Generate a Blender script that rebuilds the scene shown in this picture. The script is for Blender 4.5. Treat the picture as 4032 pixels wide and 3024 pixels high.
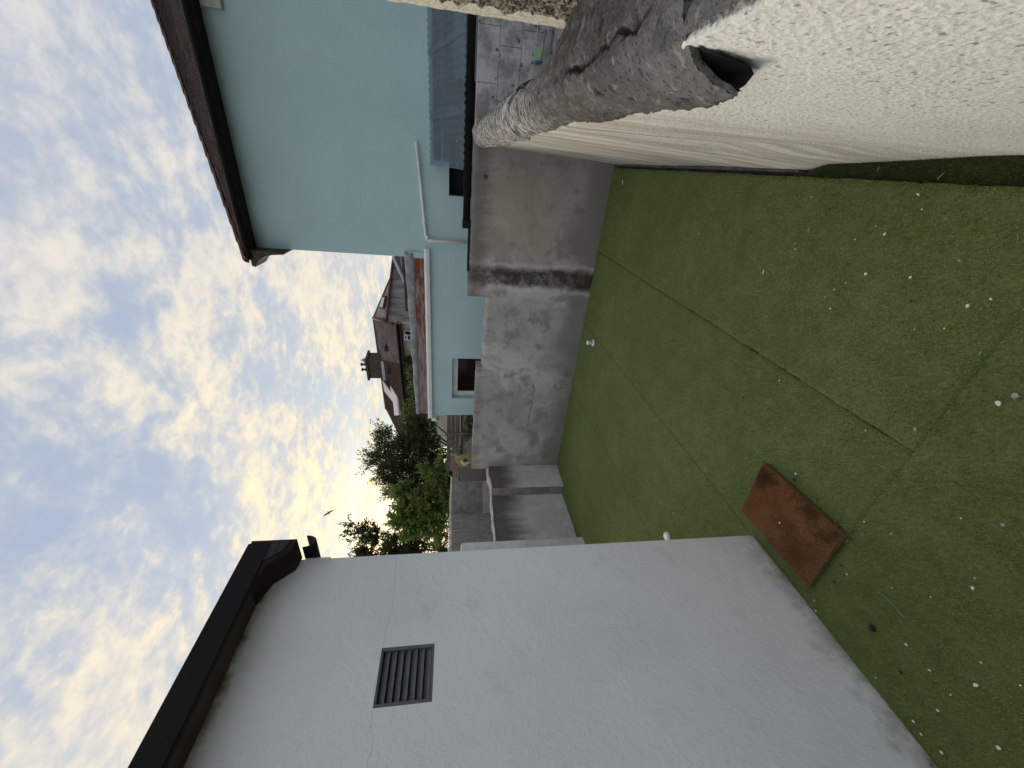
import bpy, math, random
import numpy as np
from mathutils import Matrix, Vector

for o in list(bpy.data.objects): bpy.data.objects.remove(o)
scene = bpy.context.scene
C = scene.collection
random.seed(7); rng = np.random.default_rng(7)
R = math.radians

# ------------------------------------------------------------------ camera (held on its side: image left is up)
EYE = 1.8; FPX = 1500.0
YAW, PITCH, ROLL = R(30.04), R(8.84), R(0.733)
fw = np.array([-math.sin(YAW)*math.cos(PITCH), math.cos(YAW)*math.cos(PITCH), -math.sin(PITCH)])
r0 = np.array([math.cos(YAW), math.sin(YAW), 0.0]); u0 = np.cross(r0, fw)
rt = r0*math.cos(ROLL) + u0*math.sin(ROLL); up = -r0*math.sin(ROLL) + u0*math.cos(ROLL)
cd = bpy.data.cameras.new('camera'); cam = bpy.data.objects.new('camera', cd); C.objects.link(cam)
m = Matrix.Identity(4)
for i in range(3):
    m[i][0], m[i][1], m[i][2] = -up[i], rt[i], -fw[i]
m[0][3], m[1][3], m[2][3] = 0, 0, EYE
cam.matrix_world = m
cd.sensor_fit = 'HORIZONTAL'; cd.sensor_width = 36; cd.lens = FPX/4032*36
cd.clip_start = 0.02; cd.clip_end = 3000
scene.camera = cam
scene.render.resolution_x, scene.render.resolution_y = 1024, 768

# pixel of the photograph (4032 x 3024) -> ray -> surface it lies on
OO = np.array([0, 0, EYE])
def ray(x, y):
    return rt*(1512-y) + up*(2016-x) + fw*FPX
def fl(x, y, z=0.0):
    d = ray(x, y); return OO + d*((z-EYE)/d[2])
def onY(x, y, Y):
    d = ray(x, y); return OO + d*(Y/d[1])
def onX(x, y, X):
    d = ray(x, y); return OO + d*(X/d[0])
def depth(x, y, D):
    return OO + ray(x, y)*(D/FPX)

# ------------------------------------------------------------------ sky, sun, exposure
SUN_AZ, SUN_EL = R(50), R(14)          # azimuth to the left of +Y
SUN = Vector((-math.sin(SUN_AZ)*math.cos(SUN_EL), math.cos(SUN_AZ)*math.cos(SUN_EL), math.sin(SUN_EL)))
w = bpy.data.worlds.new('World'); scene.world = w; w.use_nodes = True
def build_world():
    nt = w.node_tree; nt.nodes.clear()
    N = lambda t, **k: _node(nt, t, **k)
    L = nt.links.new
    tc = N('ShaderNodeTexCoord'); sep = N('ShaderNodeSeparateXYZ'); L(tc.outputs['Generated'], sep.inputs[0])
    zc = mth(nt, 'MAXIMUM', sep.outputs['Z'], 0.0); za = mth(nt, 'ADD', zc, 0.16)
    cx = mth(nt, 'DIVIDE', sep.outputs['X'], za); cy = mth(nt, 'DIVIDE', sep.outputs['Y'], za)
    comb = N('ShaderNodeCombineXYZ'); L(cx, comb.inputs[0]); L(cy, comb.inputs[1]); comb.inputs[2].default_value = 3.7
    P = comb.outputs[0]
    big = noise(nt, P, 0.62, 3, .5, 0.8)
    mid = noise(nt, P, 1.9, 6, .56, .55)
    fine = noise(nt, P, 6.5, 6, .60, 0.3)
    grain = noise(nt, P, 20.0, 4, .60, 0.2)
    puff = mth(nt, 'ADD', mth(nt, 'MULTIPLY', fine, .62), mth(nt, 'MULTIPLY', grain, .38))
    # cloud cover
    cov = mth(nt, 'ADD', mth(nt, 'MULTIPLY', big, .34), mth(nt, 'ADD', mth(nt, 'MULTIPLY', mid, .34), mth(nt, 'MULTIPLY', puff, .32)))
    mask = smooth(nt, cov, .38, .52)
    # relief of the cloud sheet, lit from the low sun side
    lit = smooth(nt, mth(nt, 'ADD', mth(nt, 'MULTIPLY', mid, .36), mth(nt, 'MULTIPLY', puff, .64)), .41, .62)
    vm = N('ShaderNodeVectorMath', operation='DOT_PRODUCT'); L(tc.outputs['Generated'], vm.inputs[0])
    vm.inputs[1].default_value = (-math.sin(SUN_AZ)*math.cos(R(6)), math.cos(SUN_AZ)*math.cos(R(6)), math.sin(R(6)))
    dt = mth(nt, 'MAXIMUM', vm.outputs['Value'], 0.0)
    low_ = smooth(nt, sep.outputs['Z'], .02, .42, 1, 0)
    near = mth(nt, 'MAXIMUM', mth(nt, 'POWER', dt, 4.5), mth(nt, 'MULTIPLY', low_, mth(nt, 'POWER', dt, 1.3))); vnear = mth(nt, 'POWER', dt, 90.0)
    sky = N('ShaderNodeTexSky', sky_type='NISHITA'); sky.sun_disc = False
    sky.sun_elevation = R(7); sky.sun_rotation = -SUN_AZ; sky.altitude = 50; sky.air_density = 1.0; sky.dust_density = 1.2; sky.ozone_density = 1.5
    skyc = vscale(nt, sky.outputs[0], .060)
    blue = mixc(nt, smooth(nt, sep.outputs['Z'], .0, .55), (.35, .42, .46), (.235, .28, .355))
    clear = mixc(nt, .80, skyc, blue)
    shade = mixc(nt, near, (.258, .273, .31), (.33, .342, .352))
    light = mixc(nt, near, (.362, .357, .352), (.60, .50, .32))
    cloud = mixc(nt, lit, shade, light)
    col = mixc(nt, mask, clear, cloud)
    glow = mixc(nt, mth(nt, 'MULTIPLY', vnear, mth(nt, 'ADD', mth(nt, 'MULTIPLY', lit, .45), .25)), col, (1.25, .95, .46))
    out = N('ShaderNodeOutputWorld'); bg = N('ShaderNodeBackground'); L(glow, bg.inputs[0]); bg.inputs[1].default_value = 1.0
    L(bg.outputs[0], out.inputs[0])

# ------------------------------------------------------------------ node helpers
def _node(nt, t, **k):
    n = nt.nodes.new(t)
    for a, b in k.items(): setattr(n, a, b)
    return n
def _in(nt, sock, v):
    if hasattr(v, 'is_linked') or isinstance(v, bpy.types.NodeSocket): nt.links.new(v, sock)
    elif isinstance(v, (tuple, list)) and len(v) == 3 and sock.type == 'RGBA': sock.default_value = (*v, 1)
    else: sock.default_value = v
def mth(nt, op, a, b=None, clamp=False):
    n = _node(nt, 'ShaderNodeMath', operation=op, use_clamp=clamp); _in(nt, n.inputs[0], a)
    if b is not None: _in(nt, n.inputs[1], b)
    return n.outputs[0]
def smooth(nt, v, a, b, lo=0.0, hi=1.0):
    n = _node(nt, 'ShaderNodeMapRange', interpolation_type='SMOOTHSTEP'); _in(nt, n.inputs['Value'], v)
    n.inputs['From Min'].default_value = a; n.inputs['From Max'].default_value = b
    n.inputs['To Min'].default_value = lo; n.inputs['To Max'].default_value = hi
    return n.outputs['Result']
def noise(nt, vec, scale, detail=4, rough=.5, dist=0.0, out='Fac'):
    n = _node(nt, 'ShaderNodeTexNoise'); _in(nt, n.inputs['Vector'], vec)
    n.inputs['Scale'].default_value = scale; n.inputs['Detail'].default_value = detail
    n.inputs['Roughness'].default_value = rough; n.inputs['Distortion'].default_value = dist
    return n.outputs[out]
def voro(nt, vec, scale, feature='F1'):
    n = _node(nt, 'ShaderNodeTexVoronoi', feature=feature); _in(nt, n.inputs['Vector'], vec); n.inputs['Scale'].default_value = scale
    return n.outputs['Distance']
def mixc(nt, f, a, b, mode='MIX'):
    n = _node(nt, 'ShaderNodeMix', data_type='RGBA', blend_type=mode)
    _in(nt, n.inputs[0], f); _in(nt, n.inputs[6], a); _in(nt, n.inputs[7], b)
    return n.outputs[2]
def vscale(nt, v, s):
    n = _node(nt, 'ShaderNodeVectorMath', operation='SCALE'); _in(nt, n.inputs[0], v); n.inputs['Scale'].default_value = s
    return n.outputs[0]
def vmul(nt, v, s):
    n = _node(nt, 'ShaderNodeVectorMath', operation='MULTIPLY'); _in(nt, n.inputs[0], v); n.inputs[1].default_value = s
    return n.outputs[0]
build_world()
sd = bpy.data.lights.new('sun', 'SUN'); sd.energy = 1.7; sd.angle = R(24); sd.color = (1.0, .88, .73)
so = bpy.data.objects.new('sun', sd); C.objects.link(so)
so.rotation_euler = SUN.to_track_quat('Z', 'Y').to_euler(); so.location = (-6, 5, 12)
vs = scene.view_settings; vs.view_transform = 'Standard'; vs.look = 'None'; vs.exposure = 1.06; vs.gamma = 1.0; vs.use_curve_mapping = False

# ------------------------------------------------------------------ materials
MATS = {}
class Mat:
    def __init__(s, name, rough=.8, spec=.3):
        s.m = bpy.data.materials.new(name); s.m.use_nodes = True; s.nt = s.m.node_tree
        s.b = s.nt.nodes['Principled BSDF']; s.b.inputs['Roughness'].default_value = rough
        s.b.inputs['Specular IOR Level'].default_value = spec
        g = _node(s.nt, 'ShaderNodeNewGeometry'); s.P = g.outputs['Position']
        sp = _node(s.nt, 'ShaderNodeSeparateXYZ'); s.nt.links.new(s.P, sp.inputs[0])
        s.X, s.Y, s.Z = sp.outputs; MATS[name] = s.m
    def col(s, c): _in(s.nt, s.b.inputs['Base Color'], c); return s
    def noise(s, scale, detail=4, rough=.5, dist=0., vec=None): return noise(s.nt, s.P if vec is None else vec, scale, detail, rough, dist)
    def stretch(s, v): return vmul(s.nt, s.P, v)
    def sm(s, v, a, b, lo=0., hi=1.): return smooth(s.nt, v, a, b, lo, hi)
    def mix(s, f, a, b, mode='MIX'): return mixc(s.nt, f, a, b, mode)
    def mth(s, op, a, b=None, clamp=False): return mth(s.nt, op, a, b, clamp)
    def voro(s, scale, feature='F1', vec=None): return voro(s.nt, s.P if vec is None else vec, scale, feature)
    def bump(s, h, strength=.5, dist=.01):
        n = _node(s.nt, 'ShaderNodeBump'); _in(s.nt, n.inputs['Height'], h); n.inputs['Strength'].default_value = strength; n.inputs['Distance'].default_value = dist
        s.nt.links.new(n.outputs[0], s.b.inputs['Normal']); return s
    def attr(s, name):
        n = _node(s.nt, 'ShaderNodeAttribute', attribute_name=name); return n.outputs
    def line(s, v, c, wdt):           # 1 near v = c
        d = s.mth('ABSOLUTE', s.mth('SUBTRACT', v, c)); return s.sm(d, wdt*.4, wdt, 1, 0)
    def band(s, v, a, b, soft):       # 1 between a and b
        return s.mth('MULTIPLY', s.sm(v, a-soft, a+soft), s.sm(v, b-soft, b+soft, 1, 0))

def simple(name, c1, c2, scale=6, rough=.7, bump=None, spec=.3, detail=5):
    a = Mat(name, rough, spec); n = a.noise(scale, detail, .6)
    a.col(a.mix(a.sm(n, .35, .65), c1, c2))
    if bump: a.bump(a.noise(bump[0], 4, .6), bump[1], bump[2])
    return a

# white painted render
a = Mat('white_render', .75)
big = a.noise(1.3, 5, .6); f1 = a.noise(140, 3, .6); f2 = a.noise(38, 4, .6)
c = a.mix(a.sm(big, .35, .68), (.81, .86, .91), (.73, .78, .83))
c = a.mix(a.mth('MULTIPLY', a.sm(a.noise(6, 6, .65), .56, .74), .25), c, (.52, .55, .55))
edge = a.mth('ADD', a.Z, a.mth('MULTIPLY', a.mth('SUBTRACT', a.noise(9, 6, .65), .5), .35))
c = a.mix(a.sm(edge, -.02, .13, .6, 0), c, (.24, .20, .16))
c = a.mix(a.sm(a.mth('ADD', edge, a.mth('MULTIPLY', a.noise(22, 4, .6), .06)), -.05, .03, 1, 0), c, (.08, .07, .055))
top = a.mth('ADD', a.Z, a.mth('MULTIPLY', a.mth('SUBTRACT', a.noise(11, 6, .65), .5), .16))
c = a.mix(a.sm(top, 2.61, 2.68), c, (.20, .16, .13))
for zc_, amp, msk in ((2.075, .05, None),):
    wv = a.mth('ADD', a.Z, a.mth('MULTIPLY', a.mth('SUBTRACT', a.noise(2.3, 7, .7), .5), amp*2.2))
    ln = a.line(wv, zc_, .0026)
    if msk: ln = a.mth('MULTIPLY', ln, a.sm(a.noise(1.1, 2), .5, .6))
    c = a.mix(a.mth('MULTIPLY', ln, .24), c, (.25, .25, .25))
pits = a.sm(a.voro(16), .0, .045, 1, 0)
c = a.mix(a.mth('MULTIPLY', pits, a.sm(a.noise(3, 2), .55, .7)), c, (.35, .34, .33))
a.col(c); a.bump(a.mth('ADD', a.mth('MULTIPLY', f1, .5), f2), .42, .012)

# grey cement render of the back wall
a = Mat('cement_render', .9, .15)
n1 = a.noise(.9, 6, .62, .4); n2 = a.noise(3.1, 7, .65); n3 = a.noise(60, 4, .65)
c = a.mix(a.sm(n1, .36, .64), (.53, .52, .50), (.37, .36, .345))
c = a.mix(a.mth('MULTIPLY', a.sm(n2, .50, .62), .7), c, (.20, .192, .185))
c = a.mix(a.mth('MULTIPLY', a.sm(a.noise(2.2, 6, .6, .8), .54, .64), .5), c, (.58, .57, .55))
low = a.mth('ADD', a.Z, a.mth('MULTIPLY', a.mth('SUBTRACT', a.noise(1.1, 5, .6), .5), 1.2))
c = a.mix(a.sm(low, .10, .40, .8, 0), c, (.18, .176, .176))
c = a.mix(a.mth('MULTIPLY', a.sm(a.noise(1.5, 7, .6, 1.0), .48, .57), .48), c, (.26, .25, .24))
c = a.mix(a.mth('MULTIPLY', a.sm(a.X, -1.2, -.9), .38), c, (.22, .20, .175))
c = a.mix(a.mth('MULTIPLY', a.sm(a.noise(30, 5, .7), .40, .66), .25), c, (.27, .26, .245))
# yellowish bloom right of the stripe
c = a.mix(a.mth('MULTIPLY', a.band(a.X, -.9, -.1, .3), a.mth('MULTIPLY', a.band(a.Z, .7, 1.4, .25), .4)), c, (.44, .385, .28))
# long dark run under the gutter end
wob = a.mth('ADD', a.X, a.mth('MULTIPLY', a.mth('SUBTRACT', a.noise(4.0, 6, .65), .5), .16))
st = a.band(wob, -1.34, -1.12, .045)
st2 = a.mth('MULTIPLY', st, a.mth('MAXIMUM', a.sm(a.noise(11, 7, .72, .5), .30, .60, .52, 1), a.sm(a.mth('ADD', a.Z, a.mth('MULTIPLY', a.noise(7, 6, .65), .75)), .35, 1.0, 1, 0)))
c = a.mix(a.mth('MULTIPLY', st2, .95), c, (.045, .036, .028))
rim = a.mth('ADD', a.band(wob, -1.42, -1.37, .025), a.band(wob, -1.09, -1.05, .025))
c = a.mix(a.mth('MULTIPLY', rim, .38), c, (.66, .63, .59))
# drips and dirt under the coping
drip = a.noise(1, 5, .6, 0, a.stretch((13, 1, .9)))
tz = a.mth('ADD', a.Z, a.mth('MULTIPLY', drip, .30))
c = a.mix(a.mth('MULTIPLY', a.sm(tz, 1.46, 1.68), .7), c, (.13, .115, .10))
# hairline crack
wv = a.mth('ADD', a.Z, a.mth('MULTIPLY', a.mth('SUBTRACT', a.noise(3.0, 7, .7), .5), .22))
ck = a.mth('MULTIPLY', a.line(wv, .60, .007), a.band(a.X, -3.6, -2.8, .05))
c = a.mix(a.mth('MULTIPLY', ck, .8), c, (.05, .045, .04))
# brighter paint on the neighbour's side to the right of the dividing wall
rw = a.sm(a.X, .30, .34)
pc = a.mix(a.sm(a.noise(5, 7, .7), .4, .62), (.50, .50, .51), (.27, .265, .265))
pc = a.mix(a.sm(a.noise(17, 5, .6), .60, .66), pc, (.10, .095, .09))
c = a.mix(rw, c, pc)
a.col(c); a.bump(a.mth('ADD', a.noise(24, 5, .6), a.mth('MULTIPLY', n3, .6)), .5, .012)

# left wall: bluish grey render
a = Mat('grey_render', .9, .15)
n1 = a.noise(1.6, 6, .62)
c = a.mix(a.sm(n1, .35, .65), (.66, .665, .675), (.52, .52, .53))
dr = a.noise(1, 6, .6, 0, a.stretch((6, 6, .8)))
tz = a.mth('ADD', a.Z, a.mth('MULTIPLY', dr, .55))
c = a.mix(a.mth('MULTIPLY', a.sm(tz, .86, 1.30), .9), c, (.085, .077, .07))
c = a.mix(a.mth('MULTIPLY', a.sm(a.noise(9, 6, .7), .5, .66), .3), c, (.24, .23, .22))
a.col(c); a.bump(a.noise(45, 5, .65), .5, .012)
a = Mat('pale_render', .9, .15)
c = a.mix(a.sm(a.noise(4, 6, .65), .38, .62), (.66, .69, .72), (.52, .54, .56)); a.col(c); a.bump(a.noise(45, 5, .6), .5, .01)

# cream roughcast of the right wall
a = Mat('roughcast', .92, .1)
n1 = a.noise(1.7, 5, .6); rc = a.noise(120, 4, .65); v = a.voro(105)
c = a.mix(a.sm(n1, .35, .66), (.72, .73, .70), (.62, .625, .595))
# grime runs down the part away from the camera
run = a.noise(1, 6, .62, .2, a.stretch((3, 15, .75)))
far_ = a.sm(a.Y, .95, 2.0)
c = a.mix(a.mth('MULTIPLY', far_, a.sm(run, .40, .58, 0, .85)), c, (.30, .25, .195))
c = a.mix(a.mth('MULTIPLY', far_, .25), c, (.56, .50, .42))
c = a.mix(a.mth('MULTIPLY', a.sm(a.mth('ADD', a.Z, a.mth('MULTIPLY', run, .25)), .02, .24, 1, 0), .45), c, (.30, .28, .255))
sp_ = a.mth('MULTIPLY', a.sm(a.noise(80, 3, .55), .60, .68), a.sm(a.Z, .35, 1.1, .25, 1.0))
c = a.mix(a.mth('MULTIPLY', sp_, .65), c, (.13, .125, .125))
a.col(c); a.bump(a.mth('ADD', rc, a.mth('MULTIPLY', v, .9)), .5, .006)

# dark weathered coping
a = Mat('coping_concrete', .88, .2)
n1 = a.noise(3.5, 6, .65); sp1 = a.noise(95, 4, .65); vv = a.voro(70)
c = a.mix(a.sm(n1, .36, .64), (.155, .16, .157), (.095, .093, .089))
c = a.mix(a.sm(sp1, .55, .66), c, (.045, .045, .048))
c = a.mix(a.mth('MULTIPLY', a.sm(a.noise(40, 3), .60, .68), .6), c, (.30, .305, .30))
brown = a.mth('MULTIPLY', a.sm(a.Y, .9, 1.5), a.sm(a.noise(1, 5, .65, 0, a.stretch((40, 9, 40))), .44, .6))
c = a.mix(a.mth('MULTIPLY', brown, .75), c, (.085, .066, .05))
str_ = a.noise(1, 5, .6, .3, a.stretch((16, 75, 16)))
wf = a.mth('MULTIPLY', a.sm(a.Y, 1.5, 2.4), a.sm(str_, .46, .56))
c = a.mix(a.mth('MULTIPLY', wf, .85), c, (.60, .575, .535))
crk = a.mth('MULTIPLY', a.line(a.mth('ADD', a.X, a.mth('MULTIPLY', a.mth('SUBTRACT', a.noise(6, 6, .7), .5), .16)), .235, .009), a.band(a.Y, .8, 1.35, .04))
c = a.mix(crk, c, (.02, .018, .016))
a.col(c); a.bump(a.mth('ADD', sp1, a.mth('MULTIPLY', a.mth('MULTIPLY', str_, a.sm(a.Y, 1.4, 2.2)), 1.4)), .8, .012)
simple('hollow_shade', (.016, .018, .015), (.028, .028, .024), 30, .95)  # near-black colour standing in for shade inside the broken coping end
simple('dark_void', (.012, .012, .012), (.02, .02, .02), 10)

# pier render with pebbledash showing
a = Mat('pier_render', .9, .15)
rag = a.mth('ADD', a.Y, a.mth('MULTIPLY', a.mth('SUBTRACT', a.noise(20, 6, .7), .5), .10))
c = a.mix(a.sm(a.noise(60, 4, .6), .4, .62), (.72, .68, .58), (.56, .52, .43))
pb = a.mix(a.sm(a.noise(70, 4, .7), .42, .6), (.05, .046, .036), (.40, .37, .29))
c = a.mix(a.sm(rag, 1.52, 1.535, 1, 0), c, pb); a.col(c); a.bump(a.noise(70, 5, .7), 1.0, .015)

a = Mat('blue_paint', .7, .25)
c = a.mix(a.sm(a.noise(.8, 5, .6), .34, .68), (.43, .59, .605), (.39, .54, .555))
c = a.mix(a.mth('MULTIPLY', a.sm(a.noise(1, 5, .6, 0, a.stretch((9, 9, .6))), .54, .72), .10), c, (.36, .45, .46))
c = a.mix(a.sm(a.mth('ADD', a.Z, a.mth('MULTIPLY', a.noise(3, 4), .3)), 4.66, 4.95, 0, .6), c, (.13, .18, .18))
a.col(c); a.bump(a.noise(55, 4, .6), .35, .01)
simple('black_plastic', (.006, .006, .006), (.011, .011, .011), 5, .6, spec=.15)
simple('bitumen', (.012, .010, .008), (.026, .02, .015), 8, .85, (30, .6, .01))
simple('soffit_board', (.045, .033, .024), (.085, .06, .042), 4, .85, (30, .5, .01))
simple('white_plastic', (.78, .78, .78), (.70, .70, .70), 5, .35, spec=.5)
simple('chalky_plastic', (.84, .84, .84), (.76, .76, .76), 5, .4, spec=.5)
simple('dark_glass', (.012, .006, .006), (.018, .010, .010), 1, .12, spec=.18)
simple('maroon_panel', (.05, .008, .008), (.07, .012, .01), 2, .4)
simple('felt', (.055, .057, .06), (.028, .027, .026), 40, .9, (90, .8, .006))
simple('lead', (.30, .31, .32), (.18, .185, .19), 7, .7, (25, .5, .01))
a = Mat('peeling_paint', .8)
pk = a.noise(1, 7, .7, .5, a.stretch((5, 5, 26)))
c = a.mix(a.sm(a.noise(1, 4, .6, 0, a.stretch((3, 3, 40))), .4, .6), (.29, .245, .225), (.16, .13, .115))
c = a.mix(a.sm(a.mth('ADD', pk, a.sm(a.X, -3.9, -1.8, -.13, -.005)), .47, .50), c, (.19, .055, .028)); a.col(c); a.bump(pk, .8, .01)
a = Mat('roof_tile', .9, .15)
nn = a.noise(5, 6, .65); rnd = _node(a.nt, 'ShaderNodeObjectInfo').outputs['Random']
c = a.mix(a.sm(nn, .35, .65), (.085, .066, .056), (.04, .033, .03)); c = a.mix(a.mth('MULTIPLY', rnd, .5), c, (.15, .11, .09))
c = a.mix(a.sm(a.noise(26, 5, .7), .62, .68), c, (.30, .28, .25)); a.col(c); a.bump(a.noise(40, 5, .6), .6, .01)
simple('hip_tile_clay', (.16, .075, .05), (.075, .05, .04), 6, .9, (30, .5, .01))
simple('mortar', (.10, .085, .065), (.05, .042, .034), 9, .95, (28, .9, .02))
a = Mat('translucent_sheet', .35, .4)
c = a.mix(a.sm(a.noise(3, 5, .6), .35, .65), (.30, .36, .41), (.25, .305, .355)); a.col(c)
tr = _node(a.nt, 'ShaderNodeBsdfTransparent'); tr.inputs[0].default_value = (.62, .72, .82, 1)
mx = _node(a.nt, 'ShaderNodeMixShader'); mx.inputs[0].default_value = .62
a.nt.links.new(a.b.outputs[0], mx.inputs[1]); a.nt.links.new(tr.outputs[0], mx.inputs[2])
a.nt.links.new(mx.outputs[0], a.nt.nodes['Material Output'].inputs[0])
simple('timber_dark', (.045, .035, .028), (.085, .065, .05), 6, .9, (40, .5, .01))
a = Mat('timber_grey', .9, .15)
g = a.noise(1, 6, .6, .3, a.stretch((2, 2, 30))); c = a.mix(a.sm(g, .35, .65), (.19, .165, .145), (.10, .085, .075)); a.col(c); a.bump(g, .6, .01)
a = Mat('vent_plastic', .5, .4)
c = a.mix(a.sm(a.noise(45, 5, .7), .45, .7), (.12, .138, .165), (.085, .09, .098)); a.col(c)
simple('turf_backing', (.105, .135, .04), (.14, .17, .06), 8, .95)
simple('slab_concrete', (.13, .12, .11), (.06, .055, .05), 9, .95, (60, .8, .012))
simple('far_earth', (.10, .09, .06), (.05, .065, .03), .3, .95)
simple('coir_backing', (.09, .05, .026), (.13, .075, .038), 9, .95)
simple('block_grey', (.32, .30, .285), (.21, .195, .185), 5, .95, (45, .7, .012))
simple('block_mortar', (.52, .50, .47), (.38, .36, .34), 8, .95, (45, .7, .01))
simple('brick_red', (.11, .052, .036), (.07, .04, .03), 12, .9, (40, .6, .01))
a = Mat('yellow_paint', .8)
c = a.mix(a.sm(a.noise(9, 6, .65), .42, .62), (.42, .33, .10), (.26, .21, .085)); a.col(c); a.bump(a.noise(30), .4, .01)
simple('cream_metal', (.50, .49, .42), (.40, .39, .34), 9, .5)
simple('rust', (.18, .05, .022), (.09, .03, .018), 40, .9)
simple('rope_pale', (.40, .42, .42), (.30, .32, .33), 30, .9)
simple('tape_blue', (.03, .16, .38), (.02, .12, .30), 20, .6)
simple('cloth_green', (.32, .44, .30), (.25, .36, .24), 10, .9)
simple('far_wall_cream', (.52, .48, .40), (.42, .39, .32), 2, .9, (20, .3, .02))
a = Mat('far_wall_grey', .9)
sk = a.noise(1, 6, .65, 0, a.stretch((3, 3, .7))); c = a.mix(a.sm(sk, .4, .62), (.30, .295, .29), (.13, .125, .12)); a.col(c)
a = Mat('far_tile_plum', .9)
c = a.mix(a.sm(a.noise(1.6, 6, .7), .36, .66), (.30, .24, .225), (.20, .15, .14)); a.col(c); a.bump(a.noise(6), .4, .02)
a = Mat('far_tile_brown', .9)
c = a.mix(a.sm(a.noise(3.5, 6, .7), .36, .66), (.15, .095, .075), (.08, .058, .05)); a.col(c); a.bump(a.noise(8), .5, .02)
simple('chimney_render', (.10, .085, .065), (.065, .055, .042), 3, .9)
simple('chimney_pot', (.13, .045, .03), (.09, .035, .025), 4, .8)
simple('galvanised', (.42, .45, .48), (.34, .36, .39), 4, .4, spec=.6)
simple('slate_metal', (.17, .16, .165), (.13, .125, .13), 3, .6)
simple('white_sheet', (.72, .66, .63), (.64, .59, .56), 2, .7)
simple('bark', (.075, .058, .042), (.04, .032, .025), 14, .95, (30, .8, .01))
simple('bird_feather', (.10, .10, .105), (.06, .06, .065), 20, .8)
simple('paint_chip', (.78, .78, .76), (.66, .66, .63), 30, .7)
simple('grey_chip', (.34, .34, .33), (.24, .24, .235), 40, .9)
simple('dark_crumb', (.014, .012, .011), (.03, .024, .018), 60, .9)
simple('brown_crumb', (.07, .028, .016), (.04, .018, .012), 60, .9)
simple('leaf_yellow', (.42, .29, .07), (.33, .22, .05), 30, .7)
simple('straw', (.36, .33, .20), (.26, .24, .15), 30, .8)

def leafmat(name, c1, c2, trans):
    a = Mat(name, .55, .35); at = a.attr('tint')
    c = a.mix(at['Fac'], c1, c2); a.col(c)
    tl = _node(a.nt, 'ShaderNodeBsdfTranslucent'); _in(a.nt, tl.inputs[0], a.mix(.35, c, trans))
    mx = _node(a.nt, 'ShaderNodeMixShader'); mx.inputs[0].default_value = .38
    a.nt.links.new(a.b.outputs[0], mx.inputs[1]); a.nt.links.new(tl.outputs[0], mx.inputs[2])
    a.nt.links.new(mx.outputs[0], a.nt.nodes['Material Output'].inputs[0])
leafmat('leaf_dark', (.040, .056, .020), (.095, .115, .040), (.10, .11, .02))
leafmat('leaf_bright', (.085, .155, .040), (.22, .29, .08), (.36, .40, .05))
leafmat('leaf_vine', (.10, .15, .04), (.20, .23, .08), (.20, .20, .04))
def fibremat(name, c1, c2, rough=.6):
    a = Mat(name, rough, .3); at = a.attr('tint'); c = a.mix(at['Fac'], c1, c2)
    big = a.noise(1.1, 5, .6)
    a.col(a.mix(a.sm(big, .40, .70, 0, .40), c, (.13, .17, .05)))
fibremat('turf_fibre', (.19, .275, .08), (.36, .44, .175))
fibremat('turf_fibre_dark', (.085, .12, .03), (.16, .20, .06))
a = Mat('coir_fibre', .9, .1); at = a.attr('tint')
c = a.mix(at['Fac'], (.29, .14, .058), (.58, .32, .15))
dk = a.mth('MULTIPLY', a.sm(a.noise(7, 5, .6), .46, .62), a.band(a.X, -1.50, -1.28, .05)); c = a.mix(a.mth('MULTIPLY', dk, .65), c, (.03, .026, .02)); a.col(c)

# ------------------------------------------------------------------ mesh helpers
def vnoise(x, y, z, seed=0):
    xi, yi, zi = np.floor(x).astype(np.int64), np.floor(y).astype(np.int64), np.floor(z).astype(np.int64)
    xf, yf, zf = x-xi, y-yi, z-zi
    u, v, w_ = xf*xf*(3-2*xf), yf*yf*(3-2*yf), zf*zf*(3-2*zf)
    def h(a, b, c):
        n = (a*374761393 + b*668265263 + c*2147483647 + seed*974711) & 0x7fffffff
        n = ((n ^ (n >> 13))*1274126177) & 0x7fffffff
        return ((n ^ (n >> 16)) & 0xffff)/65535.0
    r = 0
    for dx in (0, 1):
        for dy in (0, 1):
            for dz in (0, 1):
                r = r + h(xi+dx, yi+dy, zi+dz)*(u if dx else 1-u)*(v if dy else 1-v)*(w_ if dz else 1-w_)
    return r-0.5
def fbm(x, y, z, oct=4, seed=0):
    x, y, z = np.broadcast_arrays(np.asarray(x, float), np.asarray(y, float), np.asarray(z, float))
    r, a_ = 0, 1.0
    for k in range(oct):
        r = r + a_*vnoise(x*2**k, y*2**k, z*2**k, seed+k*17); a_ *= .5
    return r

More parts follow.
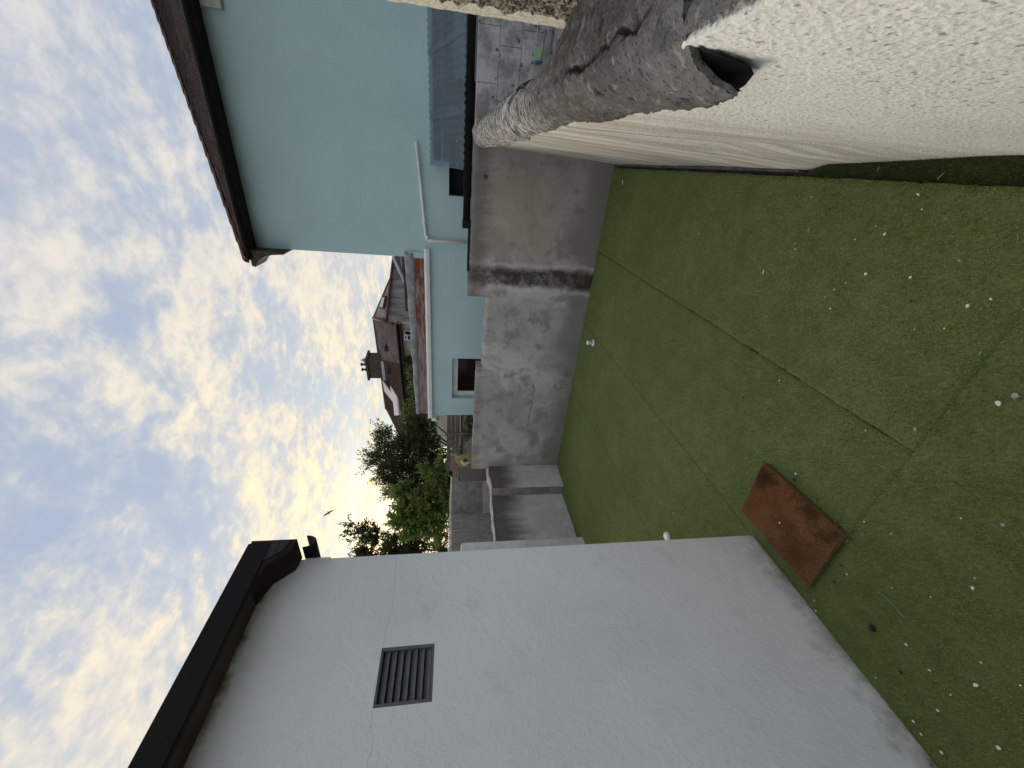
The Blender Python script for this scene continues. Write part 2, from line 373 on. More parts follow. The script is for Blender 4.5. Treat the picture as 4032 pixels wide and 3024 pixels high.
def ob(name, me, mat=None, parent=None, smooth_=False):
    o = bpy.data.objects.new(name, me); C.objects.link(o)
    if mat: me.materials.clear() if False else None
    if mat and not me.materials: me.materials.append(MATS[mat])
    if parent is not None: o.parent = parent
    return o
def thing(name, label, cat, loc=(0, 0, 0), group=None):
    o = bpy.data.objects.new(name, None); C.objects.link(o); o.location = loc; o.empty_display_size = .1
    o['label'] = label; o['category'] = cat
    if group: o['group'] = group
    return o
def tag(o, label, cat, group=None):
    o['label'] = label; o['category'] = cat
    if group: o['group'] = group
    return o
class MB:
    def __init__(s): s.v = []; s.f = []; s.sm = []
    def add(s, vs_, fs, smooth_=False):
        n = len(s.v); s.v += [tuple(map(float, p)) for p in vs_]; s.f += [tuple(i+n for i in f) for f in fs]; s.sm += [smooth_]*len(fs); return s
    def box(s, x0, x1, y0, y1, z0, z1, bev=0.0):
        if bev:
            b = bev
            def ring(z, i): return [(x0+i, y0+i, z), (x1-i, y0+i, z), (x1-i, y1-i, z), (x0+i, y1-i, z)]
            vs_ = ring(z0, b)+ring(z0+b, 0)+ring(z1-b, 0)+ring(z1, b)
            fs = [(3, 2, 1, 0), (12, 13, 14, 15)]
            for k in range(3):
                for i in range(4): j = (i+1) % 4; fs.append((4*k+i, 4*k+j, 4*k+4+j, 4*k+4+i))
            return s.add(vs_, fs)
        vs_ = [(x0, y0, z0), (x1, y0, z0), (x1, y1, z0), (x0, y1, z0), (x0, y0, z1), (x1, y0, z1), (x1, y1, z1), (x0, y1, z1)]
        return s.add(vs_, [(0, 3, 2, 1), (4, 5, 6, 7), (0, 1, 5, 4), (1, 2, 6, 5), (2, 3, 7, 6), (3, 0, 4, 7)])
    def slab(s, quad, thick):       # quad of 4 points (ccw seen from the front), extruded backwards along -normal
        q = [Vector(p) for p in quad]; n = (q[1]-q[0]).cross(q[3]-q[0]).normalized()
        b = [p-n*thick for p in q]
        return s.add(q+b, [(0, 1, 2, 3), (7, 6, 5, 4), (0, 4, 5, 1), (1, 5, 6, 2), (2, 6, 7, 3), (3, 7, 4, 0)])
    def prism(s, poly, axis, a, b):  # poly in the other two axes
        n = len(poly)
        def p3(p, t): return {'x': (t, p[0], p[1]), 'y': (p[0], t, p[1]), 'z': (p[0], p[1], t)}[axis]
        vs_ = [p3(p, a) for p in poly]+[p3(p, b) for p in poly]
        fs = [tuple(range(n))[::-1], tuple(range(n, 2*n))]+[(i, (i+1) % n, n+(i+1) % n, n+i) for i in range(n)]
        return s.add(vs_, fs)
    def tube(s, pts, rad, n=8, cap=True):
        pts = [Vector(p) for p in pts]; rad = rad if isinstance(rad, (list, tuple)) else [rad]*len(pts)
        rings = []; base = len(s.v); prev = None
        for i, p in enumerate(pts):
            t = (pts[min(i+1, len(pts)-1)]-pts[max(i-1, 0)]).normalized()
            if prev is None: a_ = t.orthogonal().normalized()
            else: a_ = (prev-t*prev.dot(t)).normalized()
            prev = a_; b_ = t.cross(a_)
            for k in range(n):
                an = 2*math.pi*k/n; s.v.append(tuple(p+(a_*math.cos(an)+b_*math.sin(an))*rad[i]))
        for i in range(len(pts)-1):
            for k in range(n):
                k2 = (k+1) % n; s.f.append((base+i*n+k, base+i*n+k2, base+i*n+n+k2, base+i*n+n+k)); s.sm.append(True)
        if cap:
            s.f.append(tuple(base+k for k in range(n))[::-1]); s.f.append(tuple(base+(len(pts)-1)*n+k for k in range(n))); s.sm += [False]*2
        return s
    def lathe(s, prof, o=(0, 0, 0), n=24, axis='z'):
        base = len(s.v)
        for r_, h_ in prof:
            for k in range(n):
                an = 2*math.pi*k/n; q = (r_*math.cos(an), r_*math.sin(an), h_)
                if axis == 'x': q = (q[2], q[0], q[1])
                if axis == 'y': q = (q[0], q[2], q[1])
                s.v.append((q[0]+o[0], q[1]+o[1], q[2]+o[2]))
        for i in range(len(prof)-1):
            for k in range(n):
                k2 = (k+1) % n; s.f.append((base+i*n+k, base+i*n+k2, base+i*n+n+k2, base+i*n+n+k)); s.sm.append(True)
        s.f.append(tuple(base+k for k in range(n))[::-1]); s.f.append(tuple(base+(len(prof)-1)*n+k for k in range(n))); s.sm += [False]*2
        return s
    def mesh(s, name='mesh'):
        me = bpy.data.meshes.new(name); me.from_pydata(s.v, [], s.f); me.polygons.foreach_set('use_smooth', s.sm); me.update(); return me
    def build(s, name, mat, parent=None, off=None):
        if off is not None: s.v = [(p[0]-off[0], p[1]-off[1], p[2]-off[2]) for p in s.v]
        return ob(name, s.mesh(name), mat, parent)
def gridmesh(V, smooth_=True, name='grid', flip=False):
    """V: (n, m, 3) array -> mesh"""
    n, m_ = V.shape[:2]; me = bpy.data.meshes.new(name)
    idx = np.arange(n*m_).reshape(n, m_); q = np.stack([idx[:-1, :-1], idx[1:, :-1], idx[1:, 1:], idx[:-1, 1:]], -1).reshape(-1, 4)
    if flip: q = q[:, ::-1]
    rawmesh(me, V.reshape(-1, 3), q, smooth_); return me
def rawmesh(me, V, F, smooth_=False):
    k = F.shape[1]
    me.vertices.add(len(V)); me.vertices.foreach_set('co', np.ascontiguousarray(V, dtype=np.float32).ravel())
    me.loops.add(F.size); me.loops.foreach_set('vertex_index', np.ascontiguousarray(F, dtype=np.int32).ravel())
    me.polygons.add(len(F)); me.polygons.foreach_set('loop_start', np.arange(0, F.size, k, dtype=np.int32))
    try: me.polygons.foreach_set('loop_total', np.full(len(F), k, dtype=np.int32))
    except Exception: pass
    me.polygons.foreach_set('use_smooth', np.full(len(F), smooth_, dtype=bool)); me.update(calc_edges=True); me.validate()
def tint(me, vals_per_vert):
    at = me.attributes.new('tint', 'FLOAT', 'POINT'); at.data.foreach_set('value', np.ascontiguousarray(vals_per_vert, dtype=np.float32))

# ================================================================== SETTING
gm = MB(); gm.box(-900, 900, -900, 900, -1.6, -0.6); o = gm.build('ground', 'far_earth'); o['kind'] = 'structure'
gm = MB(); gm.box(-5.0, 1.3, -3.0, 4.95, -0.62, -0.045); o = gm.build('paving_slab', 'slab_concrete'); o['kind'] = 'structure'

def th(x, y):          # height of the turf
    x, y = np.asarray(x, float), np.asarray(y, float)
    h = .006*fbm(x*1.3, y*1.3, 0*x, 3, 5)
    h = h + .016*np.exp(-((y-2.42-.35*(x+.1))/.055)**2)*np.clip((x+1.0)/.5, 0, 1)      # fold across the strip beside the wall
    h = h + .006*np.exp(-((y-3.2+.25*x)/.10)**2)
    return h
turf = bpy.data.objects.new('turf', None); C.objects.link(turf); turf['kind'] = 'structure'
G = .0016
XS = [-4.62, -3.74, -2.82, -1.80, -.84, .085]
strips = [(XS[i]+G, XS[i+1]-(.0035 if i == 3 else G), .9512, 4.875) for i in range(5)]
strips[0] = (XS[0], XS[1]-G, 1.2, 4.875); strips[4] = (XS[4]+.0035, .085, .9512, 4.875)
strips += [(-1.85, .085, -.6, .950)]
def rough_edge(n, amp, seed): return fbm(np.arange(n)*.7, 0*np.arange(n), 0*np.arange(n)+seed, 3, seed)*amp
for i, (x0, x1, y0, y1) in enumerate(strips):
    nx, ny = max(6, int((x1-x0)/.03)), max(6, int((y1-y0)/.03))
    xx, yy = np.meshgrid(np.linspace(x0, x1, nx), np.linspace(y0, y1, ny), indexing='ij')
    xx[0, :] += rough_edge(ny, .006, i*3+1); xx[-1, :] += rough_edge(ny, .006, i*3+2); yy[:, 0] += rough_edge(nx, .002, i*3+50)
    top_ = np.stack([xx, yy, th(xx, yy)-.004], -1)
    # sheet with turned-down edges
    ring = top_.copy(); big_ = np.zeros((nx+2, ny+2, 3)); big_[1:-1, 1:-1] = ring
    big_[0, 1:-1] = ring[0]-[0, 0, .022]; big_[-1, 1:-1] = ring[-1]-[0, 0, .022]; big_[1:-1, 0] = ring[:, 0]-[0, 0, .022]; big_[1:-1, -1] = ring[:, -1]-[0, 0, .022]
    for a_, b_ in ((0, 0), (0, -1), (-1, 0), (-1, -1)): big_[a_, b_] = ring[a_, b_]-[0, 0, .022]
    ob('turf_strip', gridmesh(big_, True), 'turf_backing', turf)
# sunken, darker strip between the turf and the right wall
def th2(x, y): return -.030+.010*fbm(np.asarray(x)*5, np.asarray(y)*3, 0*np.asarray(x), 3, 9)-.004
xx, yy = np.meshgrid(np.linspace(.075, .21, 8), np.linspace(-.6, 2.05, 90), indexing='ij')
ob('turf_strip', gridmesh(np.stack([xx, yy, th2(xx, yy)-.004], -1), True), 'turf_backing', turf)

def fibres(px, py, pz, length, width, lean, tints):
    n = len(px); an = rng.uniform(0, 2*np.pi, n); la = rng.uniform(0, 2*np.pi, n); le = np.abs(rng.normal(0, lean, n))
    wx, wy = np.cos(an)*width/2, np.sin(an)*width/2
    V = np.zeros((n, 3, 3)); V[:, 0] = np.stack([px-wx, py-wy, pz], -1); V[:, 1] = np.stack([px+wx, py+wy, pz], -1)
    h = length*np.cos(np.clip(le, 0, 1.35)); hs = length*np.sin(np.clip(le, 0, 1.35))
    V[:, 2] = np.stack([px+np.cos(la)*hs, py+np.sin(la)*hs, pz+h], -1)
    me = bpy.data.meshes.new('fibres'); F = np.arange(n*3).reshape(n, 3); rawmesh(me, V.reshape(-1, 3), F)
    tint(me, np.repeat(tints, 3)); return me
NB = 900000
bx = rng.uniform(-4.62, .085, NB*2); by = -.35 + (4.87+.35)*rng.uniform(0, 1, NB*2)**1.18
ok = ~((bx < -1.8) & (by < 1.30)) & ~((bx < -4.40) & (by > 4.35)) & ~((bx < -4.2) & (by < 3.36)) & (by > .12-.0*bx)
ok &= ~((bx < -1.8) & (by < bx*-.75*1.0-.9) )
edge_ok = np.zeros_like(ok)
for (x0, x1, y0, y1) in strips: edge_ok |= (bx > x0+.001) & (bx < x1-.001) & (by > y0+.001) & (by < y1)
ok &= edge_ok
bx, by = bx[ok][:NB], by[ok][:NB]
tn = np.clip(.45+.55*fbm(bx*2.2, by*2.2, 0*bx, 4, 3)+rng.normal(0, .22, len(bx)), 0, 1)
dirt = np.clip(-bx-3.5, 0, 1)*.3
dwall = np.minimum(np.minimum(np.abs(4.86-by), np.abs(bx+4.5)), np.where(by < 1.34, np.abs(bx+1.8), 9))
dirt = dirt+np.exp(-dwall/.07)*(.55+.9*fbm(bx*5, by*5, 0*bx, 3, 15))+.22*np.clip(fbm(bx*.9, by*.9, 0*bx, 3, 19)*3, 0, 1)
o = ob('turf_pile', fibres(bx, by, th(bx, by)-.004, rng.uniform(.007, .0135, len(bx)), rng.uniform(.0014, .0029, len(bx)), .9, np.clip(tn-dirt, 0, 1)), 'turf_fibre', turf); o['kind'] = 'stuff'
n2_ = 26000; bx2 = rng.uniform(.076, .178, n2_); by2 = rng.uniform(.1, 2.05, n2_)
o = ob('turf_pile', fibres(bx2, by2, th2(bx2, by2), rng.uniform(.010, .022, n2_), rng.uniform(.0018, .0034, n2_), .5, np.clip(rng.normal(.4, .3, n2_), 0, 1)), 'turf_fibre_dark', turf); o['kind'] = 'stuff'

# ================================================================== WHITE BUILDING (left)
wb = thing('white_building', 'white rendered single-storey building with black fascia and a square air vent', 'building', (-1.8, 1.325, 0))
OW = (-1.8, 1.325, 0)
vy0, vy1, vz0, vz1 = .675, .882, 1.863, 2.08          # vent opening
def wall_grid(y0, y1, z0, z1, dens=.02):
    ny, nz = max(2, int((y1-y0)/dens)), max(2, int((z1-z0)/dens))
    yy, zz = np.meshgrid(np.linspace(y0, y1, ny+1), np.linspace(z0, z1, nz+1), indexing='ij')
    d = .004*fbm(yy*3, zz*3, 0*yy, 4, 21)
    inner = (np.minimum(np.minimum(yy-y0, y1-yy), np.minimum(zz-z0, z1-zz)) > 1e-6)
    xx = np.where(inner, -1.8+d, -1.8)
    return np.stack([xx, yy, zz], -1)
def join_grids(gs, flip=False):
    V, F, n = [], [], 0
    for g_ in gs:
        a_, b_ = g_.shape[:2]; idx = np.arange(a_*b_).reshape(a_, b_)+n; V.append(g_.reshape(-1, 3))
        F.append(np.stack([idx[:-1, :-1], idx[1:, :-1], idx[1:, 1:], idx[:-1, 1:]], -1).reshape(-1, 4)); n += a_*b_
    return np.concatenate(V), np.concatenate(F)
Vv, Ff = join_grids([wall_grid(-3, vy0, 0-.6, 2.70), wall_grid(vy1, 1.325, -.6, 2.70), wall_grid(vy0, vy1, -.6, vz0), wall_grid(vy0, vy1, vz1, 2.70)])
me = bpy.data.meshes.new('wall'); rawmesh(me, Vv-np.array(OW), Ff, True); ob('wall', me, 'white_render', wb)
b = MB()
b.add([(-1.8, 1.325, -.6), (-7, 1.325, -.6), (-7, 1.325, 2.7), (-1.8, 1.325, 2.7)], [(0, 1, 2, 3)])
b.add([(-7, 1.325, -.6), (-7, -3, -.6), (-7, -3, 2.7), (-7, 1.325, 2.7)], [(0, 1, 2, 3)])
b.add([(-1.8, -3, -.6), (-7, -3, -.6), (-7, -3, 2.7), (-1.8, -3, 2.7)], [(3, 2, 1, 0)])
for y_ in (vy0, vy1): b.add([(-1.8, y_, vz0), (-1.84, y_, vz0), (-1.84, y_, vz1), (-1.8, y_, vz1)], [(0, 1, 2, 3)])
for z_ in (vz0, vz1): b.add([(-1.8, vy0, z_), (-1.84, vy0, z_), (-1.84, vy1, z_), (-1.8, vy1, z_)], [(0, 1, 2, 3)])
b.build('wall_return', 'white_render', wb, OW)
MB().box(-7.15, -1.66, -3.1, 1.30, 2.70, 2.728).build('roof', 'bitumen', wb, OW)
MB().box(-1.797, -1.675, -3.1, 1.27, 2.655, 2.697).build('soffit', 'soffit_board', wb, OW)
b = MB(); b.box(-1.672, -1.645, -3.1, 1.312, 2.640, 2.742, .004); b.build('fascia', 'black_plastic', wb, OW)
# blocky felted corner under the fascia end, with a strip of felt
b = MB(); b.prism([(1.332, 2.535), (1.332, 2.735), (1.05, 2.70), (1.10, 2.655), (1.20, 2.62), (1.265, 2.545)], 'x', -1.795, -1.652); b.build('corner_block', 'bitumen', wb, OW)
b = MB(); b.prism([(1.322, 2.560), (1.322, 2.665), (1.215, 2.665), (1.225, 2.635), (1.275, 2.570)], 'x', -1.655, -1.6475); b.build('felt_flap', 'felt', wb, OW)
# gutter along the far face, its open end facing us
prof = [(1.330+.036-.036*math.cos(t), 2.522-.055*math.sin(t)) for t in np.linspace(0, math.pi, 10)]
inn = [(1.330+.036+.031*math.cos(t), 2.522-.049*math.sin(t)) for t in np.linspace(0, math.pi, 10)]
b = MB(); b.prism(prof+inn, 'x', -6.8, -1.715); b.build('gutter', 'black_plastic', wb, OW)
b = MB(); b.box(-1.803, -1.797, 1.318, 1.33, 2.40, 2.52); b.build('corner_bead', 'white_plastic', wb, OW)
# air vent
vent = bpy.data.objects.new('air_vent', None); C.objects.link(vent); vent.parent = wb; vent.location = (-1.81-OW[0], (vy0+vy1)/2-OW[1], (vz0+vz1)/2-OW[2])
OV = (-1.81, (vy0+vy1)/2, (vz0+vz1)/2)
MB().box(-1.850, -1.845, vy0-.01, vy1+.01, vz0-.01, vz1+.01).build('vent_back', 'dark_void', vent, OV)
for (ya, yb, za, zb) in ((vy0, vy0+.013, vz0, vz1), (vy1-.012, vy1, vz0, vz1), (vy0+.013, vy1-.012, vz0, vz0+.010), (vy0+.013, vy1-.012, vz1-.009, vz1)):
    MB().box(-1.835, -1.803, ya, yb, za, zb, .002).build('vent_frame', 'vent_plastic', vent, OV)
ns = 7; pitch_ = (vz1-vz0-.020)/ns
for k in range(ns):
    zt = vz1-.012-k*pitch_
    b = MB(); b.add([(-1.826, vy0+.014, zt), (-1.826, vy1-.013, zt), (-1.808, vy1-.013, zt-pitch_*.86), (-1.808, vy0+.014, zt-pitch_*.86),
                     (-1.830, vy0+.014, zt-.001), (-1.830, vy1-.013, zt-.001), (-1.812, vy1-.013, zt-pitch_*.86-.001), (-1.812, vy0+.014, zt-pitch_*.86-.001)],
                    [(0, 3, 2, 1), (4, 5, 6, 7), (0, 1, 5, 4), (1, 2, 6, 5), (2, 3, 7, 6), (3, 0, 4, 7)])
    b.build('slat', 'vent_plastic', vent, OV)

# ================================================================== BACK WALL
YB = 4.86
bw = thing('rendered_wall', 'long stained grey cement wall with stepped top closing the green turf yard', 'wall', (-1.5, YB, 0)); OBW = (-1.5, YB, 0)
def topz(x):
    return np.where(x > -1.2, 1.612, np.where(x > -1.50, 1.625, np.where(x > -2.53, 1.388, 1.465)))
def back_section(x0, x1, zt):
    nx, nz = max(3, int((x1-x0)/.025)), 60
    xs = np.linspace(x0, x1, nx+1); irr = .008*fbm(xs*6, 0*xs, 0*xs, 4, 77)+.004*fbm(xs*30, 0*xs, 0*xs, 2, 7)
    t = np.linspace(0, 1, nz+1); X_, T_ = np.meshgrid(xs, t, indexing='ij'); Z_ = -.6+(zt+irr[:, None]+.6)*T_
    Y_ = YB+.010*fbm(X_*1.2, Z_*1.2, 0*X_, 4, 31)+.003*fbm(X_*9, Z_*9, 0*X_, 3, 33)
    Y_ = Y_+.012*np.clip((T_-.985)/.015, 0, 1)
    front = np.stack([X_, Y_, Z_], -1)
    back = np.array([[[x, YB+.19, zt+ir+.004], [x, YB+.19, -.6]] for x, ir in zip(xs, irr)])
    V = np.concatenate([front, np.stack([xs, 0*xs+YB+.03, zt+irr+.006], -1)[:, None], back], 1)
    return V
Vs = [back_section(-4.47, -2.535, 1.465), back_section(-2.535, -1.503, 1.388), back_section(-1.503, -1.20, 1.625), back_section(-1.20, .34, 1.612)]
Vv, Ff = join_grids(Vs); me = bpy.data.meshes.new('wall_body'); rawmesh(me, Vv-np.array(OBW), Ff, True); ob('wall_body', me, 'cement_render', bw)
b = MB()
for x_, za, zb in ((-2.535, 1.36, 1.468), (-1.503, 1.36, 1.628), (-1.2, 1.60, 1.628)):
    b.box(x_-.004, x_+.004, YB+.006, YB+.188, za, zb)
b.build('step_end', 'cement_render', bw, OBW)
# painted blocks on the neighbour's side
MB().box(.342, 2.2, YB+.012, YB+.188, -.6, 1.603).build('wall_core', 'block_mortar', bw, OBW)
row = 0; zz_ = 1.600
while zz_ > .25:
    x_ = .345-(.22 if row % 2 else .08)
    while x_ < 2.2:
        xa, xb = max(x_, .345), min(x_+.437, 2.19)
        if xb-xa > .03: MB().box(xa, xb, YB+.001+random.uniform(0, .003), YB+.02, zz_-.211, zz_, .003).build('block', 'cement_render', bw, OBW)
        x_ += .444
    zz_ -= .2165; row += 1
b = MB(); b.box(.345, 2.19, YB-.045, YB+.0005, .885, .935, .006); b.build('ledge', 'lead', bw, OBW)
b = MB(); b.lathe([(.005, -.002), (.020, -.004), (.021, -.010), (.017, -.016), (.006, -.018)][::-1], (-.13, YB-.0, 1.468), 14, 'y'); b.build('bolt_head', 'rust', bw, OBW)
b = MB(); b.tube([(-.13, YB-.02, 1.468), (-.13, YB+.05, 1.468)], .007); b.build('bolt_shank', 'rust', bw, OBW)

# washing line tied along the ledge
rl = thing('washing_line', 'pale washing line tied with blue tape along the painted block wall', 'rope', (1.0, YB-.06, 1.03)); ORL = (1.0, YB-.06, 1.03)
pts = [(0.55+i*.12, YB-.03-.012*math.sin(i*.5), 1.055-.02*math.sin(i*.35)) for i in range(14)]
MB().tube(pts, .006, 6).build('line', 'rope_pale', rl, ORL)
b = MB(); b.tube([(.905, YB-.036, 1.07), (.912, YB-.040, .99), (.925, YB-.030, .955)], [.010, .014, .006], 6); b.build('tape', 'tape_blue', rl, ORL)
b = MB(); b.lathe([(.004, -.014), (.014, -.008), (.014, .008), (.004, .014)], (.76, YB-.035, 1.042), 8, 'x'); b.build('knot', 'tape_blue', rl, ORL)
b = MB(); b.slab([(.93, YB-.052, .985), (1.03, YB-.050, .975), (1.03, YB-.042, 1.06), (.93, YB-.044, 1.055)], .006); b.build('rag', 'cloth_green', rl, ORL)

# ================================================================== LEAN-TO ROOF behind the wall
lt = thing('lean_to_roof', 'translucent blue-grey corrugated lean-to roof with black gutter against the blue house', 'roof', (.8, 5.6, 1.7)); OLT = (.8, 5.6, 1.7)
ya, za, yb, zb = 4.985, 1.708, 6.285, 2.150
def corr(x0, x1, lift):
    nx = int((x1-x0)/.0095); xs = np.linspace(x0, x1, nx); ts = np.linspace(0, 1, 14)
    X_, T_ = np.meshgrid(xs, ts, indexing='ij')
    nz = np.array([-(zb-za), (yb-ya)]); nz = nz/np.linalg.norm(nz)
    hgt = .0085*np.cos(2*np.pi*X_/.076)+lift+.004*fbm(X_*2, T_*2, 0*X_, 2, 3)
    return np.stack([X_, ya+(yb-ya)*T_+nz[0]*hgt, za+(zb-za)*T_+nz[1]*hgt+.004*fbm(X_*3, T_*9, 0*X_, 3, 8)], -1)
sheets = [(-.085, .52, .0), (.44, 1.18, .006), (1.10, 1.84, .012), (1.76, 2.4, .018)]
for x0, x1, lf in sheets:
    V = corr(x0, x1, lf); me = gridmesh(V-np.array(OLT), True); ob('corrugated_sheet', me, 'translucent_sheet', lt)
for tpos, hw in ((.53, .12), (.86, .10)):
    yy_, zz_ = ya+(yb-ya)*tpos, za+(zb-za)*tpos
    MB().slab([(-.02, yy_-hw, zz_-.022-hw*.34), (2.4, yy_-hw, zz_-.022-hw*.34), (2.4, yy_+hw, zz_-.022+hw*.34), (-.02, yy_+hw, zz_-.022+hw*.34)], .04).build('purlin_shade_band', 'timber_dark', lt, OLT)  # purlins widened into dark boards, standing in for deep shadow below the sheets
scr = MB().lathe([(.011, -.002), (.012, .004), (.007, .011), (.002, .013)], (0, 0, 0), 8).mesh('screw_cap')
scr.materials.append(MATS['lead'])
for xk in (-.038, .19, .38, .494, .76, 1.06, 1.14, 1.44):
    for tpos in (.12, .60):
        s_ = ob('screw_cap', scr, None, lt); s_.location = (xk-OLT[0], ya+(yb-ya)*tpos-OLT[1], za+(zb-za)*tpos+.018-OLT[2])
prof = [(4.895+.045-.045*math.cos(t), 1.695-.075*math.sin(t)) for t in np.linspace(0, math.pi, 10)]
b = MB(); b.prism(prof+[(4.985, 1.705), (4.895, 1.705)], 'x', -.62, 2.4); b.build('gutter', 'black_plastic', lt, OLT)
b = MB(); b.prism([(4.872, 1.612), (4.885, 1.640), (4.955, 1.642), (4.965, 1.612)], 'x', -1.19, -.624); b.build('gutter_outlet', 'black_plastic', lt, OLT)
b = MB(); b.box(-.69, -.60, 4.868, 4.98, 1.606, 1.712, .008); b.build('gutter_joint', 'black_plastic', lt, OLT)

# ================================================================== BLUE HOUSE
D = 6.3
bh = thing('blue_house', 'pale blue rendered house with dark tiled hipped roof and flat-roofed extension', 'house', (-1.0, D, -.6)); OB = (-1.0, D, -.6)
b = MB()
def rect(x0, x1, z0, z1, y=D): b.add([(x0, y, z0), (x1, y, z0), (x1, y, z1), (x0, y, z1)], [(0, 1, 2, 3)])
OX0, OX1, OZ = -.457, .95, 1.89
rect(-1.37, OX0, -.6, 4.72); rect(OX1, 6, -.6, 4.72); rect(OX0, OX1, OZ, 4.72)
b.add([(-1.37, D, -.6), (-1.37, 13, -.6), (-1.37, 13, 4.72), (-1.37, D, 4.72)], [(3, 2, 1, 0)])
for x_ in (OX0, OX1): b.add([(x_, D, -.6), (x_, D+.25, -.6), (x_, D+.25, OZ), (x_, D, OZ)], [(0, 1, 2, 3)])
b.add([(OX0, D, OZ), (OX1, D, OZ), (OX1, D+.25, OZ), (OX0, D+.25, OZ)], [(0, 1, 2, 3)])
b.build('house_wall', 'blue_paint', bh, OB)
MB().box(OX0-.02, OX1+.02, D+.25, D+.30, -.6, OZ+.03).build('opening_shade_back', 'dark_void', bh, OB)  # black panel closing the opening, its colour standing in for the unlit inside
# extension with window
WX0, WX1, WZ0, WZ1 = -3.98, -3.12, .85, 1.812
b = MB(); rect(-4.37, WX0, -.6, 2.25); rect(WX1, -1.37, -.6, 2.25); rect(WX0, WX1, WZ1, 2.25); rect(WX0, WX1, -.6, WZ0)
RV = .14
b.add([(WX0, D, WZ0), (WX0, D+RV, WZ0), (WX0, D+RV, WZ1), (WX0, D, WZ1)], [(0, 1, 2, 3)]); b.add([(WX1, D, WZ0), (WX1, D+RV, WZ0), (WX1, D+RV, WZ1), (WX1, D, WZ1)], [(3, 2, 1, 0)])
b.add([(WX0, D, WZ1), (WX1, D, WZ1), (WX1, D+RV, WZ1), (WX0, D+RV, WZ1)], [(3, 2, 1, 0)]); b.add([(WX0, D, WZ0), (WX1, D, WZ0), (WX1, D+RV, WZ0), (WX0, D+RV, WZ0)], [(0, 1, 2, 3)])
b.add([(-4.37, D, -.6), (-4.37, 9.0, -.6), (-4.37, 9.0, 2.25), (-4.37, D, 2.25)], [(3, 2, 1, 0)])
b.add([(-4.37, 9, -.6), (-1.37, 9, -.6), (-1.37, 9, 2.25), (-4.37, 9, 2.25)], [(3, 2, 1, 0)])
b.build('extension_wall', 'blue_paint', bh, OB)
win = bpy.data.objects.new('window', None); C.objects.link(win); win.parent = bh; win.location = (-3.55+1, RV, 1.33+.6); OWN = (-3.55, D+RV, 1.33)
fy0, fy1 = D+RV-.012, D+RV+.05
for (xa, xb, z0_, z1_) in ((WX0, WX0+.085, WZ0, WZ1), (WX1-.055, WX1, WZ0, WZ1), (WX0+.085, WX1-.055, WZ1-.105, WZ1), (WX0+.085, WX1-.055, WZ0, WZ0+.07)):
    MB().box(xa, xb, fy0, fy1, z0_, z1_, .006).build('frame', 'white_plastic', win, OWN)
MB().box(WX0+.08, WX1-.05, fy0+.025, fy0+.032, 1.30, WZ1-.10).build('pane', 'dark_glass', win, OWN)
MB().box(WX0+.08, WX1-.05, fy0+.040, fy0+.055, WZ0+.05, 1.72).build('blind', 'maroon_panel', win, OWN)
# flat roof edge: white gutter, peeling board, lead capping
b = MB(); b.prism([(6.30, 2.265), (6.235, 2.268), (6.222, 2.235), (6.235, 2.185), (6.30, 2.178)], 'x', -4.40, -1.222); b.build('eaves_gutter', 'white_plastic', bh, OB)
b = MB(); b.box(-4.455, -4.395, 6.215, 6.36, 2.11, 2.20, .006); b.build('gutter_end', 'white_plastic', bh, OB)
b = MB(); b.prism([(6.275, 2.27), (6.27, 2.43), (6.32, 2.43), (6.32, 2.27)], 'x', -4.31, -1.30); b.build('fascia_board', 'peeling_paint', bh, OB)
xs = np.linspace(-4.32, -1.30, 60); V = np.stack([np.stack([xs, 6.255+.006*fbm(xs*8, 0*xs, 0*xs, 3, 4)+yo, 2.425+zo+.012*fbm(xs*5, 0*xs+zo, 0*xs, 3, 2)+(.07 if zo > .05 else .0)*(xs+4.3)/3], -1) for yo, zo in ((0.01, 0), (-.004, .02), (0, .055), (.04, .075), (.5, .10), (2.6, .12))], 1)
ob('lead_capping', gridmesh(V-np.array(OB), True, flip=False), 'lead', bh)
b = MB(); b.box(-2.30, -1.28, 6.40, 6.47, 2.545, 2.615, .006); b.build('upstand_batten', 'timber_dark', bh, OB)
b = MB(); b.box(-1.372, -1.285, 6.262, 6.32, 2.27, 2.50, .01); b.build('flashing_end', 'blue_paint', bh, OB)
# waste pipe
wp = [onY(1638, 560, D-.05), onY(1672, 900, D-.05), onY(1680, 940, D-.05)]
b = MB(); b.tube([tuple(onY(1638, 558, D-.045)), tuple(onY(1676, 925, D-.045)), tuple(onY(1681, 943, D-.045)), tuple(onY(1690, 948, D-.045)), tuple(onY(1845, 955, D-.045))], .021, 12); b.build('waste_pipe', 'white_plastic', bh, OB)
for q in ((1648, 643), (1669, 880)):
    p = onY(*q, D-.045); b = MB(); b.lathe([(.027, -.012), (.029, -.008), (.029, .008), (.027, .012)], tuple(p), 12, 'x'); b.box(p[0]-.010, p[0]+.010, p[1], D+.003, p[2]-.012, p[2]+.012); b.build('pipe_clip', 'white_plastic', bh, OB)
p = onY(1683, 946, D-.045); b = MB(); b.lathe([(.024, -.02), (.026, -.016), (.026, .016), (.024, .02)], (p[0]+.045, p[1], p[2]+.002), 12, 'x'); b.lathe([(.024, -.02), (.026, -.016), (.026, .016), (.024, .02)], (p[0]-.003, p[1], p[2]-.055), 12); b.build('pipe_elbow', 'white_plastic', bh, OB)
# cream box high on the wall
q0, q1 = onY(872, -20, D-.06), onY(792, 22, D-.06); b = MB(); b.box(q1[0], q1[0]+.4, D-.06, D+.002, 4.44, 4.66, .008); b.build('wall_box', 'cream_metal', bh, OB)
